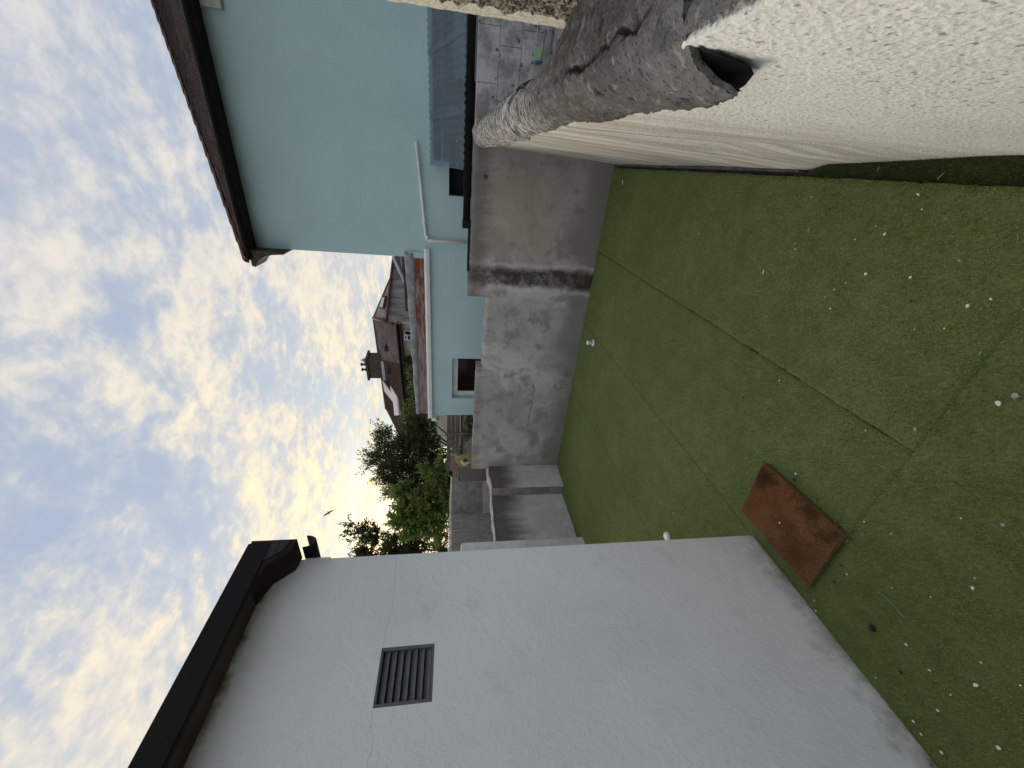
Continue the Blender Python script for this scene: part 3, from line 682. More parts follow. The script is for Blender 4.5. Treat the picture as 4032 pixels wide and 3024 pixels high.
# roof
TP = .617; EX, EY, EZ = -1.46, 6.05, 4.735
b = MB(); zr = lambda y: EZ+(y-EY)*TP
XR = 7.0; RD = 4.6
b.add([(EX, EY, EZ), (XR, EY, EZ), (XR, EY+RD, EZ+RD*TP), (EX+RD, EY+RD, EZ+RD*TP), (EX, EY+2*RD, EZ), (XR, EY+2*RD, EZ)],
      [(0, 1, 2, 3), (4, 0, 3), (3, 2, 5, 4)]); b.v = [(p[0], p[1], p[2]-.012) for p in b.v]
b.build('roof_deck', 'timber_dark', bh, OB)
MB().box(EX+.02, XR, EY+.03, D-.002, 4.685, 4.705).build('soffit', 'bitumen', bh, OB)
MB().box(EX+.02, -1.372, D+.0, EY+2*RD-.05, 4.685, 4.705).build('soffit_side', 'bitumen', bh, OB)
prof = [(6.0+.04-.04*math.cos(t), 4.718-.042*math.sin(t)) for t in np.linspace(0, math.pi, 10)]
b = MB(); b.prism(prof+[(6.08, 4.726), (6.0, 4.726)], 'x', -.97, XR); b.build('gutter', 'black_plastic', bh, OB)
b = MB(); b.prism([(p[0]+.004, p[1]-.004) for p in prof]+[(6.076, 4.720), (6.004, 4.720)], 'x', EX-.03, -.99); b.build('gutter', 'black_plastic', bh, OB)
# corner kneeler
pr = [(-1.372, 4.22), (-1.40, 4.24), (-1.415, 4.40), (-1.44, 4.50), (-1.49, 4.575), (-1.54, 4.62), (-1.60, 4.66), (-1.585, 4.70), (-1.372, 4.70)]
b = MB(); b.prism(pr, 'y', 6.07, 6.45); b.build('corner_kneeler', 'mortar', bh, OB)
# tiles
ca, sa = 1/math.sqrt(1+TP*TP), TP/math.sqrt(1+TP*TP)
GA, TW, TL = .10, .165, .20
tb = MB(); lift = .013
tb.add([(0, 0, lift), (TW-.004, 0, lift), (TW-.004, TL*ca, TL*sa*.94+lift*.3), (0, TL*ca, TL*sa*.94+lift*.3),
        (0, .004, lift-.012), (TW-.004, .004, lift-.012), (TW-.004, TL*ca, TL*sa*.94-.008), (0, TL*ca, TL*sa*.94-.008)],
       [(0, 1, 2, 3), (7, 6, 5, 4), (0, 4, 5, 1), (1, 5, 6, 2), (2, 6, 7, 3), (3, 7, 4, 0)])
tme = tb.mesh('roof_tile'); tme.materials.append(MATS['roof_tile'])
cnt = 0; rest = MB()
for k in range(46):
    s_ = k*GA; yk, zk = EY-.035+s_*ca, EZ-.012+s_*sa; xs_ = EX+s_*ca+.06-(.08 if k % 2 else 0)
    while xs_ < 2.7:
        jz = random.uniform(-.003, .004); jx = random.uniform(-.003, .003)
        if cnt < 300:
            t_ = ob('roof_tile', tme, None, bh); t_.location = (xs_+jx-OB[0], yk+random.uniform(-.004, .004)-OB[1], zk+jz-OB[2]); t_.rotation_euler = (0, random.uniform(-.02, .02), random.uniform(-.012, .012)); cnt += 1
        else: rest.add([(v[0]+xs_+jx, v[1]+yk, v[2]+zk+jz) for v in tb.v], tb.f)
        xs_ += TW
o = rest.build('roof_tiles_upper', 'roof_tile', bh, OB); o['kind'] = 'stuff'
hb = MB()
arc = [(.085*math.cos(t), .05*math.sin(t)) for t in np.linspace(0, math.pi, 9)]
hd = Vector((1, 1, TP)).normalized(); hs_ = Vector((1, -1, 0)).normalized(); hn = hs_.cross(hd)*1
vv_ = []
for tt in (0, .33):
    for (c_, s2) in arc: vv_.append(hd*tt+hs_*c_+hn*s2+hn*(.012 if tt == 0 else 0))
n_ = len(arc); hb.add(vv_, [(i, i+1, n_+i+1, n_+i) for i in range(n_-1)]+[tuple(range(n_))], True)
hme = hb.mesh('hip_tile'); hme.materials.append(MATS['hip_tile_clay'])
sg = 1 if hn.z > 0 else -1
for k in range(19):
    t_ = ob('hip_tile', hme, None, bh); p = Vector((EX-.02, EY-.02, EZ-.02))+hd*(k*.31); t_.location = p-Vector(OB)
    t_.rotation_euler = (0, 0, random.uniform(-.015, .015))

# ================================================================== RIGHT WALL
rw = thing('roughcast_wall', 'cream roughcast dividing wall with dark rounded coping broken open at its end', 'wall', (.3, 2.0, 0)); ORW = (.3, 2.0, 0)
ys = np.concatenate([np.arange(-.5, .2, .03), np.arange(.2, 1.7, .0045), np.arange(1.7, 3.0, .012), np.arange(3.0, 4.87, .03)])
nz = 300; tz_ = np.linspace(0, 1, nz)
Yg, Tg = np.meshgrid(ys, tz_, indexing='ij')
ztop = np.interp(ys, [-.5, .66, .70, 1.2, 2, 3, 4.87], [1.497, 1.492, 1.450, 1.43, 1.43, 1.45, 1.52])
Zg = -.05+(ztop[:, None]+.05)*Tg
sm_ = lambda v, a_, b_: (lambda t: t*t*(3-2*t))(np.clip((v-a_)/(b_-a_), 0, 1))
bulge = sm_(Yg, 1.93, 2.10)*.058*(1-np.clip(Zg/1.25, 0, 1)) + .030*sm_(Yg, 1.2, 2.0)*(1-sm_(Zg, .10+.20*sm_(Yg, 1.2, 2.1), .16+.55*sm_(Yg, 1.2, 2.1)))*(1-sm_(Yg, 1.93, 2.10))
Xg = .181-.014*sm_(Zg, .2, 1.4)-bulge*1.0+.010*fbm(Yg*1.4, Zg*1.4, 0*Yg, 3, 41)
grit = fbm(Yg*190, Zg*190, 0*Yg, 2, 43)*(.0022)+np.clip(fbm(Yg*120, Zg*120, 0*Yg, 2, 47), 0, 1)*.0020
Xg = Xg-grit*np.where(Yg < 2.2, 1, .6)+.035*sm_(Zg, ztop[:, None]-.10, ztop[:, None]-.02)*sm_(Yg, .72, .80)
V = np.stack([Xg, Yg, Zg], -1)
cap_ = np.stack([Xg[:, -1]+.012, ys, ztop-.004], -1); cap2 = np.stack([0*ys+.50, ys, ztop-.045], -1); cap3 = np.stack([0*ys+.50, ys, 0*ys-.6], -1)
V = np.concatenate([V, cap_[:, None], cap2[:, None], cap3[:, None]], 1)
far_th = np.interp(ys, [1.55, 1.75], [.50, .40]); V[:, -1, 0] = far_th; V[:, -2, 0] = far_th
ob('wall_face', gridmesh(V-np.array(ORW), True, flip=True), 'roughcast', rw)
b = MB(); b.box(.15, .182, 1.98, 4.84, -.05, .012); b.box(.105, .15, 2.10, 4.84, -.05, .006); b.build('footing', 'slab_concrete', rw, ORW)
# coping: a hood of mortar swept along the wall, profile changes from station to station
st_ = [  # y, lower-left x, lower-left z, top x, top z, right x, right z
    (.665, .128, 1.368, .215, 1.500, .62, 1.47),
    (.75, .132, 1.345, .215, 1.497, .62, 1.47),
    (.81, .135, 1.330, .220, 1.495, .62, 1.47),
    (.97, .143, 1.332, .225, 1.493, .60, 1.46),
    (1.13, .153, 1.330, .230, 1.492, .58, 1.46),
    (1.44, .163, 1.334, .245, 1.492, .50, 1.44),
    (1.60, .166, 1.372, .250, 1.495, .44, 1.42),
    (1.80, .168, 1.390, .255, 1.500, .40, 1.40),
    (2.30, .166, 1.392, .258, 1.512, .385, 1.40),
    (2.45, .160, 1.405, .262, 1.520, .39, 1.40),
    (2.47, .150, 1.395, .262, 1.535, .40, 1.40),
    (3.2, .150, 1.42, .27, 1.560, .41, 1.42),
    (4.84, .152, 1.490, .285, 1.625, .43, 1.48)]
S = np.array(st_); S[:, 1] -= np.interp(S[:, 0], [.6, 1.2, 2.4, 4.8], [.004, .012, .016, .012]); ycs = np.concatenate([np.arange(.665, 1.7, .007), np.arange(1.7, 2.46, .012), [2.462, 2.468], np.arange(2.475, 4.845, .02)])
pr_ = [np.interp(ycs, S[:, 0], S[:, k]) for k in range(7)]
npf = 90; tt = np.linspace(0, 1, npf); rows = []
for j, y_ in enumerate(ycs):
    lx, lz, tx, tz2, rx, rz = (pr_[k][j] for k in range(1, 7))
    n1_ = npf*2//3; a1 = np.linspace(0, math.pi/2, n1_); x1_ = tx-(tx-lx)*np.cos(a1)**.85; z1_ = lz+(tz2-lz)*np.sin(a1)**.9
    a2 = np.linspace(0, 1, npf-n1_+1)[1:]; x2_ = tx+(rx-tx)*a2; z2_ = tz2+(rz-tz2)*a2**2.0
    rows.append(np.stack([np.r_[x1_, x2_], np.full(npf, y_), np.r_[z1_, z2_]], -1))
Cv = np.array(rows)
dn = .016*fbm(Cv[..., 0]*7, Cv[..., 1]*5, Cv[..., 2]*7, 3, 51)+.0065*fbm(Cv[..., 0]*70, Cv[..., 1]*70, Cv[..., 2]*70, 2, 53)
far2 = sm_(Cv[..., 1], 1.5, 2.3); dn = dn+far2*.010*fbm(Cv[..., 0]*12, Cv[..., 1]*55, Cv[..., 2]*12, 2, 55)
pit = np.clip(fbm(Cv[..., 0]*24, Cv[..., 1]*24, Cv[..., 2]*24, 3, 57)-.34, 0, 1)*.10
crx = .235+.05*fbm(Cv[..., 1]*5, 0*Cv[..., 1], 0*Cv[..., 1], 4, 61); crack = np.exp(-((Cv[..., 0]-crx)/.004)**2)*((Cv[..., 1] > .8) & (Cv[..., 1] < 1.36))*.018*np.clip(.5+2*fbm(Cv[..., 1]*11, 0*Cv[..., 1], 0*Cv[..., 1], 2, 63), 0, 1)
nx_ = np.gradient(Cv, axis=1); nrm = np.stack([-nx_[..., 2], 0*nx_[..., 0], nx_[..., 0]], -1); nrm /= np.linalg.norm(nrm, axis=-1, keepdims=True)+1e-9
Cv = Cv+nrm*(dn-pit-crack)[..., None]
# ragged lower edge and slanting broken end
Cv[:, 0, 2] += .010*fbm(ycs*22, 0*ycs, 0*ycs, 3, 65); 
endw = np.clip(1-(Cv[..., 1]-.665)/.10, 0, 1); Cv[..., 1] += endw*(.045*(1.50-Cv[..., 2])/.14+.010*fbm(Cv[..., 0]*30, Cv[..., 2]*30, 0*Cv[..., 0], 3, 67)-.015)
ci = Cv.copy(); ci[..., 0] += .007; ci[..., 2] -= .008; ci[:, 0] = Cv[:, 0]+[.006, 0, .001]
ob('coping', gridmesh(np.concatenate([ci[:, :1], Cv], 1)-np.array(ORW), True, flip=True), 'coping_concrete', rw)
ob('coping_inner_shade', gridmesh(ci-np.array(ORW), True), 'hollow_shade', rw)  # inside of the hood, coloured near-black as painted shade
b = MB(); b.add([tuple(Cv[0, k]) for k in range(0, npf, 6)]+[tuple(ci[0, k]) for k in range(0, npf, 6)],
                [(i, i+1, len(range(0, npf, 6))+i+1, len(range(0, npf, 6))+i) for i in range(len(range(0, npf, 6))-1)]); b.build('coping_end', 'coping_concrete', rw, ORW)
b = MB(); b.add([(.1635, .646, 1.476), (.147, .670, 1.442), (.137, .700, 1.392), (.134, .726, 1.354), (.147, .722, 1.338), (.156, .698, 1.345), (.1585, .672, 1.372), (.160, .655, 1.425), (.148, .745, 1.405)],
                [(8, 0, 1), (8, 1, 2), (8, 2, 3), (8, 3, 4), (8, 4, 5), (8, 5, 6), (8, 6, 7), (8, 7, 0)]); b.build('hollow_shade_fill', 'hollow_shade', rw, ORW)  # added dark fill: paints the hollow's shade in front of the wall face
# dark top of the thick near end
xx, yy = np.meshgrid(np.linspace(.172, .95, 80), np.linspace(-.5, .74, 120), indexing='ij')
zz3 = 1.490+.012*fbm(xx*6, yy*6, 0*xx, 4, 71)+.005*fbm(xx*60, yy*60, 0*xx, 2, 73)+.012
ob('wall_top', gridmesh(np.stack([xx, yy, zz3], -1)-np.array(ORW), True), 'coping_concrete', rw)
# pier rising off the back of the wall
pv = thing('rendered_pier', 'cream rendered pier with dark pebbledash patch rising behind the wall coping', 'pier', (.6, 1.1, 0)); OPV = (.6, 1.1, 0)
yy, zz = np.meshgrid(np.linspace(.70, 1.62, 150), np.linspace(1.30, 3.2, 260), indexing='ij')
peb = (1-sm_(yy+.07*fbm(yy*20, zz*20, 0*yy, 3, 81), 1.515, 1.54))
xx = .401-peb*np.clip(fbm(yy*45, zz*45, 0*yy, 3, 83)+.25, 0, 1)*.022-.003*fbm(yy*60, zz*60, 0*yy, 2, 84)
ob('pier_face', gridmesh(np.stack([xx, yy, zz], -1)-np.array(OPV), True, flip=True), 'pier_render', pv)
MB().box(.404, .95, .71, 1.615, -.6, 3.2).build('pier_core', 'pier_render', pv, OPV)

# ================================================================== LEFT WALL, PIER, BLOCK WALL
lw = thing('low_wall', 'low grey rendered wall with wavy coping and a shallow pilaster beside the turf', 'wall', (-4.6, 4.0, 0)); OLW = (-4.6, 4.0, 0)
def wallx(x, y0, y1, z1fun, seed):
    yy, zt = np.meshgrid(np.linspace(y0, y1, 50), np.linspace(0, 1, 50), indexing='ij'); zz = -.6+(z1fun(yy)+.6)*zt
    return np.stack([x+.008*fbm(yy*3, zz*3, 0*yy, 4, seed), yy, zz], -1)
ctop = lambda y: 1.175+.030*fbm(np.asarray(y)*3.0, 0*np.asarray(y), 0*np.asarray(y), 3, 97)
Vv, Ff = join_grids([wallx(-4.42, 4.35, 4.862, ctop, 91), wallx(-4.58, 3.2, 4.35, ctop, 92)])
me = bpy.data.meshes.new('w'); rawmesh(me, Vv-np.array(OLW), Ff, True); ob('wall_face', me, 'grey_render', lw)
b = MB(); b.add([(-4.42, 4.35, -.6), (-4.60, 4.342, -.6), (-4.60, 4.342, 1.18), (-4.42, 4.35, 1.18)], [(0, 1, 2, 3)]); b.build('pilaster_return', 'block_grey', lw, OLW)
MB().box(-4.72, -4.60, 3.2, 4.858, -.6, 1.12).build('wall_core', 'grey_render', lw, OLW)
yc = np.linspace(3.2, 4.862, 60)
def xl(y): return np.where(y > 4.35, -4.405, -4.565)
secs = []
for dx, dz in ((0, 0), (.004, .008), (.0, .020), (-.03, .028), (-.16, .026), (-.17, 0)):
    secs.append(np.stack([xl(yc)+dx+.014*fbm(yc*9, 0*yc, 0*yc, 3, 95), yc, ctop(yc)+dz*(1+1.1*fbm(yc*14, 0*yc, 0*yc, 3, 96))-.004], -1))
ob('coping', gridmesh(np.stack(secs, 1)-np.array(OLW), True, flip=False), 'block_mortar', lw)
b = MB(); b.box(-4.72, -4.355, 2.75, 3.325, -.6, 1.668, .012); tag(b.build('rendered_post', 'pale_render', None, (-4.5, 3.0, 0)), 'pale grey rendered post standing at the end of the low wall', 'post').location = (-4.5, 3.0, 0)

# sloped garden wall end, yellow flank
gw = thing('garden_wall_end', 'sloping-topped garden wall end with yellow painted flank and brick top', 'wall', (-4.65, 5.0, 0)); OGW = (-4.65, 5.0, 0)
b = MB(); b.add([(-4.472, 4.905, -.6), (-4.80, 4.905, -.6), (-4.80, 4.905, 1.665), (-4.472, 4.905, 1.668)], [(3, 2, 1, 0)])
b.add([(-4.80, 4.905, -.6), (-4.80, 5.22, -.6), (-4.80, 5.22, 1.80), (-4.80, 4.905, 1.665)], [(0, 1, 2, 3)]); b.add([(-4.80, 5.22, -.6), (-4.472, 5.22, -.6), (-4.472, 5.22, 1.80), (-4.80, 5.22, 1.80)], [(0, 1, 2, 3)])
b.build('wall_end', 'grey_render', gw, OGW)
MB().add([(-4.4715, 4.905, -.6), (-4.4715, 5.22, -.6), (-4.4715, 5.22, 1.82), (-4.4715, 4.905, 1.67)], [(0, 1, 2, 3)]).build('yellow_flank', 'yellow_paint', gw, OGW)
for k in range(4):
    y0_, y1_ = 4.907+k*.078, 4.907+k*.078+.072; z0_, z1_ = 1.668+k*.037, 1.668+(k+.93)*.037
    b = MB(); b.add([(-4.475, y0_, z0_), (-4.80, y0_, z0_), (-4.80, y1_, z1_), (-4.475, y1_, z1_), (-4.475, y0_, z0_+.012), (-4.80, y0_, z0_+.012), (-4.80, y1_, z1_+.012), (-4.475, y1_, z1_+.012)],
                    [(0, 1, 2, 3), (7, 6, 5, 4), (0, 4, 5, 1), (1, 5, 6, 2), (2, 6, 7, 3), (3, 7, 4, 0)]); b.build('brick', 'brick_red', gw, OGW)
fx = thing('wall_fixture', 'pale round-topped fixture with bracket mounted on the yellow wall flank', 'fixture', (-4.44, 5.0, 1.6)); OFX = (-4.44, 5.0, 1.6)
b = MB(); b.lathe([(.05, -.035), (.068, -.03), (.074, 0), (.068, .03), (.05, .035)], (-4.43, 4.985, 1.575), 22, 'x'); b.build('drum', 'cream_metal', fx, OFX)
b = MB(); b.lathe([(.032, .034), (.042, .037), (.045, .042), (.03, .046)], (-4.43, 4.985, 1.575), 18, 'x'); b.build('hub', 'soffit_board', fx, OFX)
b = MB(); b.tube([(-4.47, 4.93, 1.60), (-4.40, 4.925, 1.54), (-4.40, 4.935, 1.44)], .012, 8); b.build('bracket', 'cream_metal', fx, OFX)
b = MB(); b.tube([(-4.44, 5.07, 1.63), (-4.44, 5.19, 1.77)], .006, 6); b.lathe([(.008, -.006), (.017, 0), (.008, .006)], (-4.44, 5.195, 1.78), 10, 'x'); b.build('lever_arm', 'cream_metal', fx, OFX)

# block wall running diagonally behind the low wall
kw = thing('block_wall', 'dark concrete block garden wall with pale mortar top behind the low wall', 'wall', (-7.0, 6.2, -.6)); OK_ = (-7.0, 6.2, -.6)
def blockrun(p0, p1, ztop_, ncourse):
    p0, p1 = np.array(p0), np.array(p1); L_ = np.linalg.norm(p1-p0); t = (p1-p0)/L_; n_ = np.array([t[1], -t[0]])
    if n_ @ (-p0) < 0: n_ = -n_
    def pt(s, off, z): q = p0+t*s+n_*off; return (q[0], q[1], z)
    b = MB(); b.add([pt(0, -.004, -.6), pt(L_, -.004, -.6), pt(L_, -.004, ztop_-.01), pt(0, -.004, ztop_-.01), pt(0, -.1, -.6), pt(L_, -.1, -.6), pt(L_, -.1, ztop_-.01), pt(0, -.1, ztop_-.01)],
                    [(0, 1, 2, 3), (7, 6, 5, 4), (3, 2, 6, 7), (0, 4, 5, 1), (1, 5, 6, 2), (0, 3, 7, 4)]); b.build('mortar_bed', 'block_mortar', kw, OK_)
    for c_ in range(ncourse):
        z1_ = ztop_-.02-c_*.222; s = -.22 if c_ % 2 else 0.0
        while s < L_:
            a_, e_ = max(s, 0), min(s+.437, L_)
            if e_-a_ > .03:
                d_ = .004+random.uniform(0, .005); b = MB(); b.add([pt(a_, d_, z1_-.204), pt(e_, d_, z1_-.204), pt(e_, d_, z1_), pt(a_, d_, z1_), pt(a_, -.003, z1_-.204), pt(e_, -.003, z1_-.204), pt(e_, -.003, z1_), pt(a_, -.003, z1_)],
                    [(0, 1, 2, 3), (3, 2, 6, 7), (0, 4, 5, 1), (1, 5, 6, 2), (0, 3, 7, 4)]); b.build('block', 'block_grey', kw, OK_)
            s += .450
    nn_ = 40; ss = np.linspace(0, L_, nn_); b = MB()
    b.tube([pt(s, -.05, ztop_-.005+.012*math.sin(s*5)) for s in ss], [.045+.008*math.sin(k*1.7) for k in range(nn_)], 8); b.build('mortar_top', 'block_mortar', kw, OK_)
blockrun((-4.95, 3.62), (-8.75, 7.65), 1.80, 6)
blockrun((-8.77, 7.66), (-8.05, 8.45), 1.80, 4)

# ================================================================== FENCE behind
fc = thing('board_fence', 'weathered grey horizontal board fence beyond the blue extension corner', 'fence', (-6.2, 10.2, -.6)); OFC = (-6.2, 10.2, -.6)
def dpt(x, y, dd): return depth(x, y, dd)
FD = 11.0
fz = [dpt(1760, 1700, FD)[2], dpt(1812, 1700, FD)[2]]
pR, pL = dpt(1790, 1600, FD), dpt(1790, 1815, FD+.1); dirf = (pL-pR); dirf[2] = 0; Lf = np.linalg.norm(dirf); dirf /= Lf
def fpt(s, z, off=0): return (pR[0]+dirf[0]*s+off*dirf[1], pR[1]+dirf[1]*s-off*dirf[0], z)
zt0, zb0 = fz; bh_ = (zt0-zb0)/3
for k in range(3):
    for s0, s1 in ((-.6, Lf*.52), (Lf*.52, Lf+.3)):
        z1_, z0_ = zt0-k*bh_, zt0-(k+1)*bh_+.008; off = random.uniform(-.008, .008)
        b = MB(); b.add([fpt(s0, z0_, off), fpt(s1-.004, z0_, off), fpt(s1-.004, z1_, off), fpt(s0, z1_, off), fpt(s0, z0_, off+.02), fpt(s1-.004, z0_, off+.02), fpt(s1-.004, z1_, off+.02), fpt(s0, z1_, off+.02)],
            [(0, 1, 2, 3), (7, 6, 5, 4), (0, 4, 5, 1), (1, 5, 6, 2), (2, 6, 7, 3), (3, 7, 4, 0)]); b.build('board', 'timber_grey', fc, OFC)
sgn = -1 if np.dot(np.array(fpt(0, 0, 1))[:2]-pR[:2], -pR[:2]) < 0 else 1
for s0 in (Lf*.47, Lf*1.0):
    b = MB(); b.add([fpt(s0, -.6, sgn*.03), fpt(s0+.10, -.6, sgn*.03), fpt(s0+.10, zt0+.05, sgn*.03), fpt(s0, zt0+.05, sgn*.03), fpt(s0, -.6, sgn*.10), fpt(s0+.10, -.6, sgn*.10), fpt(s0+.10, zt0+.05, sgn*.10), fpt(s0, zt0+.05, sgn*.10)],
        [(0, 1, 2, 3), (7, 6, 5, 4), (0, 4, 5, 1), (1, 5, 6, 2), (2, 6, 7, 3), (3, 7, 4, 0)]); b.build('post', 'timber_grey', fc, OFC)
b = MB(); b.add([fpt(-.6, zb0-.09, sgn*.04), fpt(Lf+.3, zb0-.09, sgn*.04), fpt(Lf+.3, zb0-.01, sgn*.04), fpt(-.6, zb0-.01, sgn*.04), fpt(-.6, zb0-.09, sgn*.0), fpt(Lf+.3, zb0-.09, 0), fpt(Lf+.3, zb0-.01, 0), fpt(-.6, zb0-.01, 0)],
    [(0, 1, 2, 3), (7, 6, 5, 4), (0, 4, 5, 1), (1, 5, 6, 2), (2, 6, 7, 3), (3, 7, 4, 0)]); b.build('rail', 'timber_dark', fc, OFC)
b = MB(); b.add([fpt(-.6, -.6), fpt(Lf+.3, -.6), fpt(Lf+.3, zb0-.1), fpt(-.6, zb0-.1), fpt(-.6, -.6, -.2*sgn), fpt(Lf+.3, -.6, -.2*sgn), fpt(Lf+.3, zb0-.1, -.2*sgn), fpt(-.6, zb0-.1, -.2*sgn)],
    [(0, 1, 2, 3), (7, 6, 5, 4), (0, 4, 5, 1), (1, 5, 6, 2), (2, 6, 7, 3), (3, 7, 4, 0)]); b.build('plinth', 'block_grey', fc, OFC)

# ================================================================== FAR HOUSE
ang = R(8.9); hx, hy = -math.cos(ang), math.sin(ang)       # along the front towards its left end (moving away)
HP = np.array([-7.0, 20.0]); HN = np.array([hy, -hx])      # normal pointing away from us
if HN[1] < 0: HN = -HN
def hs(x, y, back=0.0):                                     # pixel -> (s along the front, z) on the plane set back by 'back'
    d = ray(x, y); q = HP+HN*back; t = (q@HN)/(d[:2]@HN); p = OO+d*t
    return float((p[:2]-q)@np.array([hx, hy])), float(p[2])
def hp(s, back, z): q = HP+np.array([hx, hy])*s+HN*back; return (q[0], q[1], z)
fh = thing('tiled_house', 'distant house with mixed plum and brown tiled roof and one square chimney', 'house', (HP[0], HP[1], -.6)); OFH = (HP[0], HP[1], -.6)
sL, zE = hs(1600, 1640); sR, zE2 = hs(1564, 1274); zE = (zE+zE2)/2
srg, zR = hs(1471, 1252, 4.2); slg, zR2 = hs(1528, 1650, 4.2); zR = (zR+zR2)/2
sL2 = sL+3.0
b = MB(); b.add([hp(sR, 0, -.6), hp(sL2, 0, -.6), hp(sL2, 0, zE), hp(sR, 0, zE)], [(3, 2, 1, 0)]); b.add([hp(sR, 0, -.6), hp(sR, 8.4, -.6), hp(sR, 8.4, zE), hp(sR, 0, zE)], [(0, 1, 2, 3)]); b.add([hp(sL2, 0, -.6), hp(sL2, 8.4, -.6), hp(sL2, 8.4, zE), hp(sL2, 4.2, zR-.1), hp(sL2, 0, zE)], [(0, 1, 2, 3, 4)])
b.build('wall', 'far_wall_cream', fh, OFH)
smid = hs(1579, 1428, -.3)[0]; smidt = hs(1490, 1412, 4.2)[0]
def courses(s0, s1, s0t, s1t, mat, name):
    n_ = 22; b = MB()
    for k in range(n_):
        f0, f1 = k/n_, (k+1)/n_; z0_, z1_ = zE+(zR-zE)*f0, zE+(zR-zE)*f1; b0, b1 = -.35+4.55*f0, -.35+4.55*f1
        A_, B_ = s0+(s0t-s0)*f0, s1+(s1t-s1)*f0
        b.add([hp(A_, b0-.05, z0_+.05), hp(B_, b0-.05, z0_+.05), hp(B_, b1, z1_), hp(A_, b1, z1_), hp(A_, b0-.03, z0_-.02), hp(B_, b0-.03, z0_-.02)], [(3, 2, 1, 0), (4, 0, 1, 5)][::1])
    o = b.build(name, mat, fh, OFH); o['kind'] = 'stuff'
courses(sR-.2, smid, srg, smidt, 'far_tile_plum', 'roof_tiles'); courses(smid, sL2+.2, smidt, sL2+.2, 'far_tile_brown', 'roof_tiles')
b = MB(); b.add([hp(sR-.2, 8.8, zE), hp(sL2+.2, 8.8, zE), hp(sL2+.2, 4.2, zR), hp(srg, 4.2, zR)], [(0, 1, 2, 3)]); b.add([hp(sR-.2, -.35, zE), hp(sR-.2, 8.8, zE), hp(srg, 4.2, zR)], [(0, 1, 2)]); b.build('roof_back', 'far_tile_plum', fh, OFH)
b = MB(); b.tube([hp(srg, 4.2, zR+.02), hp(sL2+.2, 4.2, zR+.02)], .09, 8); b.tube([hp(srg, 4.2, zR+.02), hp(sR-.1, -.2, zE+.2)], .09, 8); b.build('ridge_tiles', 'hip_tile_clay', fh, OFH)
b = MB(); b.tube([hp(sR-.2, -.42, zE-.03), hp(sL2+.2, -.42, zE-.03)], .075, 8); b.build('gutter', 'black_plastic', fh, OFH)
b = MB(); b.add([hp(sR-.2, -.36, zE-.20), hp(sL2+.2, -.36, zE-.20), hp(sL2+.2, -.36, zE-.02), hp(sR-.2, -.36, zE-.02), hp(sR-.2, 0, zE-.2), hp(sL2+.2, 0, zE-.2)], [(3, 2, 1, 0), (0, 1, 5, 4)]); b.build('fascia', 'timber_dark', fh, OFH)
def hbox(name, mat, s0, s1, b0, b1, z0, z1, parent):
    b = MB(); b.add([hp(s0, b0, z0), hp(s1, b0, z0), hp(s1, b1, z0), hp(s0, b1, z0), hp(s0, b0, z1), hp(s1, b0, z1), hp(s1, b1, z1), hp(s0, b1, z1)], [(0, 3, 2, 1), (4, 5, 6, 7), (0, 1, 5, 4), (1, 2, 6, 5), (2, 3, 7, 6), (3, 0, 4, 7)])
    return b.build(name, mat, parent, OFH)
# chimney
c0, cz1 = hs(1450, 1408, 3.4); c1, _ = hs(1450, 1475, 3.4); _, czb = hs(1520, 1440, 3.4)
ch = hbox('chimney', 'chimney_render', c0, c1, 3.0, 4.0, czb-1.2, cz1, fh); _, cz2 = hs(1437, 1440, 3.4)
zcap = hbox('chimney_cap', 'chimney_render', c0-.12, c1+.12, 2.88, 4.12, cz1, cz1+.14, None); zcap.parent = ch
for f_, h_, mt in ((.2, .34, 'galvanised'), (.45, .42, 'chimney_pot'), (.75, .45, 'chimney_pot')):
    p = hp(c0+(c1-c0)*f_, 3.5, cz1+.14); b = MB()
    if mt == 'galvanised': b.lathe([(.12, 0), (.12, .12), (.17, .14), (.01, .42)], p, 12)
    else: b.lathe([(.13, 0), (.11, .2), (.07, .24), (.07, .34), (.13, .36), (.13, .42), (.05, .46)], p, 12)
    o = b.build('chimney_pot', mt, None, OFH); o.parent = ch
hbox('flashing', 'galvanised', c0+.0, c1+.1, 2.93, 2.995, hs(1512, 1480, 3.0)[1]-.10, hs(1512, 1480, 3.0)[1]+.08, fh)
# windows
def hwin(x0, x1, y0, y1):
    s0, z1 = hs(x0, y0, 0); s1, z0 = hs(x1, y1, 0); hwin2(s0, s1, z0, z1)
def hwin2(s0, s1, z0, z1):
    wn = hbox('window', 'dark_glass', s0, s1, -.03, .05, z0, z1, fh)
    for a_, e_, q0, q1 in ((s0, s0+.07, z0, z1), (s1-.07, s1, z0, z1), (s0+.07, s1-.07, z1-.07, z1), (s0+.07, s1-.07, z0, z0+.07), ((s0+s1)/2-.04, (s0+s1)/2+.04, z0+.07, z1-.07)):
        f_ = hbox('frame', 'white_plastic', a_, e_, -.06, -.031, q0, q1, None); f_.parent = wn
hwin(1590, 1650, 1298, 1340); hwin(1600, 1655, 1448, 1468); hwin(1604, 1655, 1510, 1540)
# open casement
s0, z1 = hs(1590, 1316, -.25); s1, z0 = hs(1606, 1338, -.25)
hbox('casement', 'white_plastic', s0, s1, -.28, -.24, z0, z1, fh); hbox('casement_pane', 'dark_glass', s0+.07, s1-.07, -.29, -.281, z0+.06, z1-.06, fh)
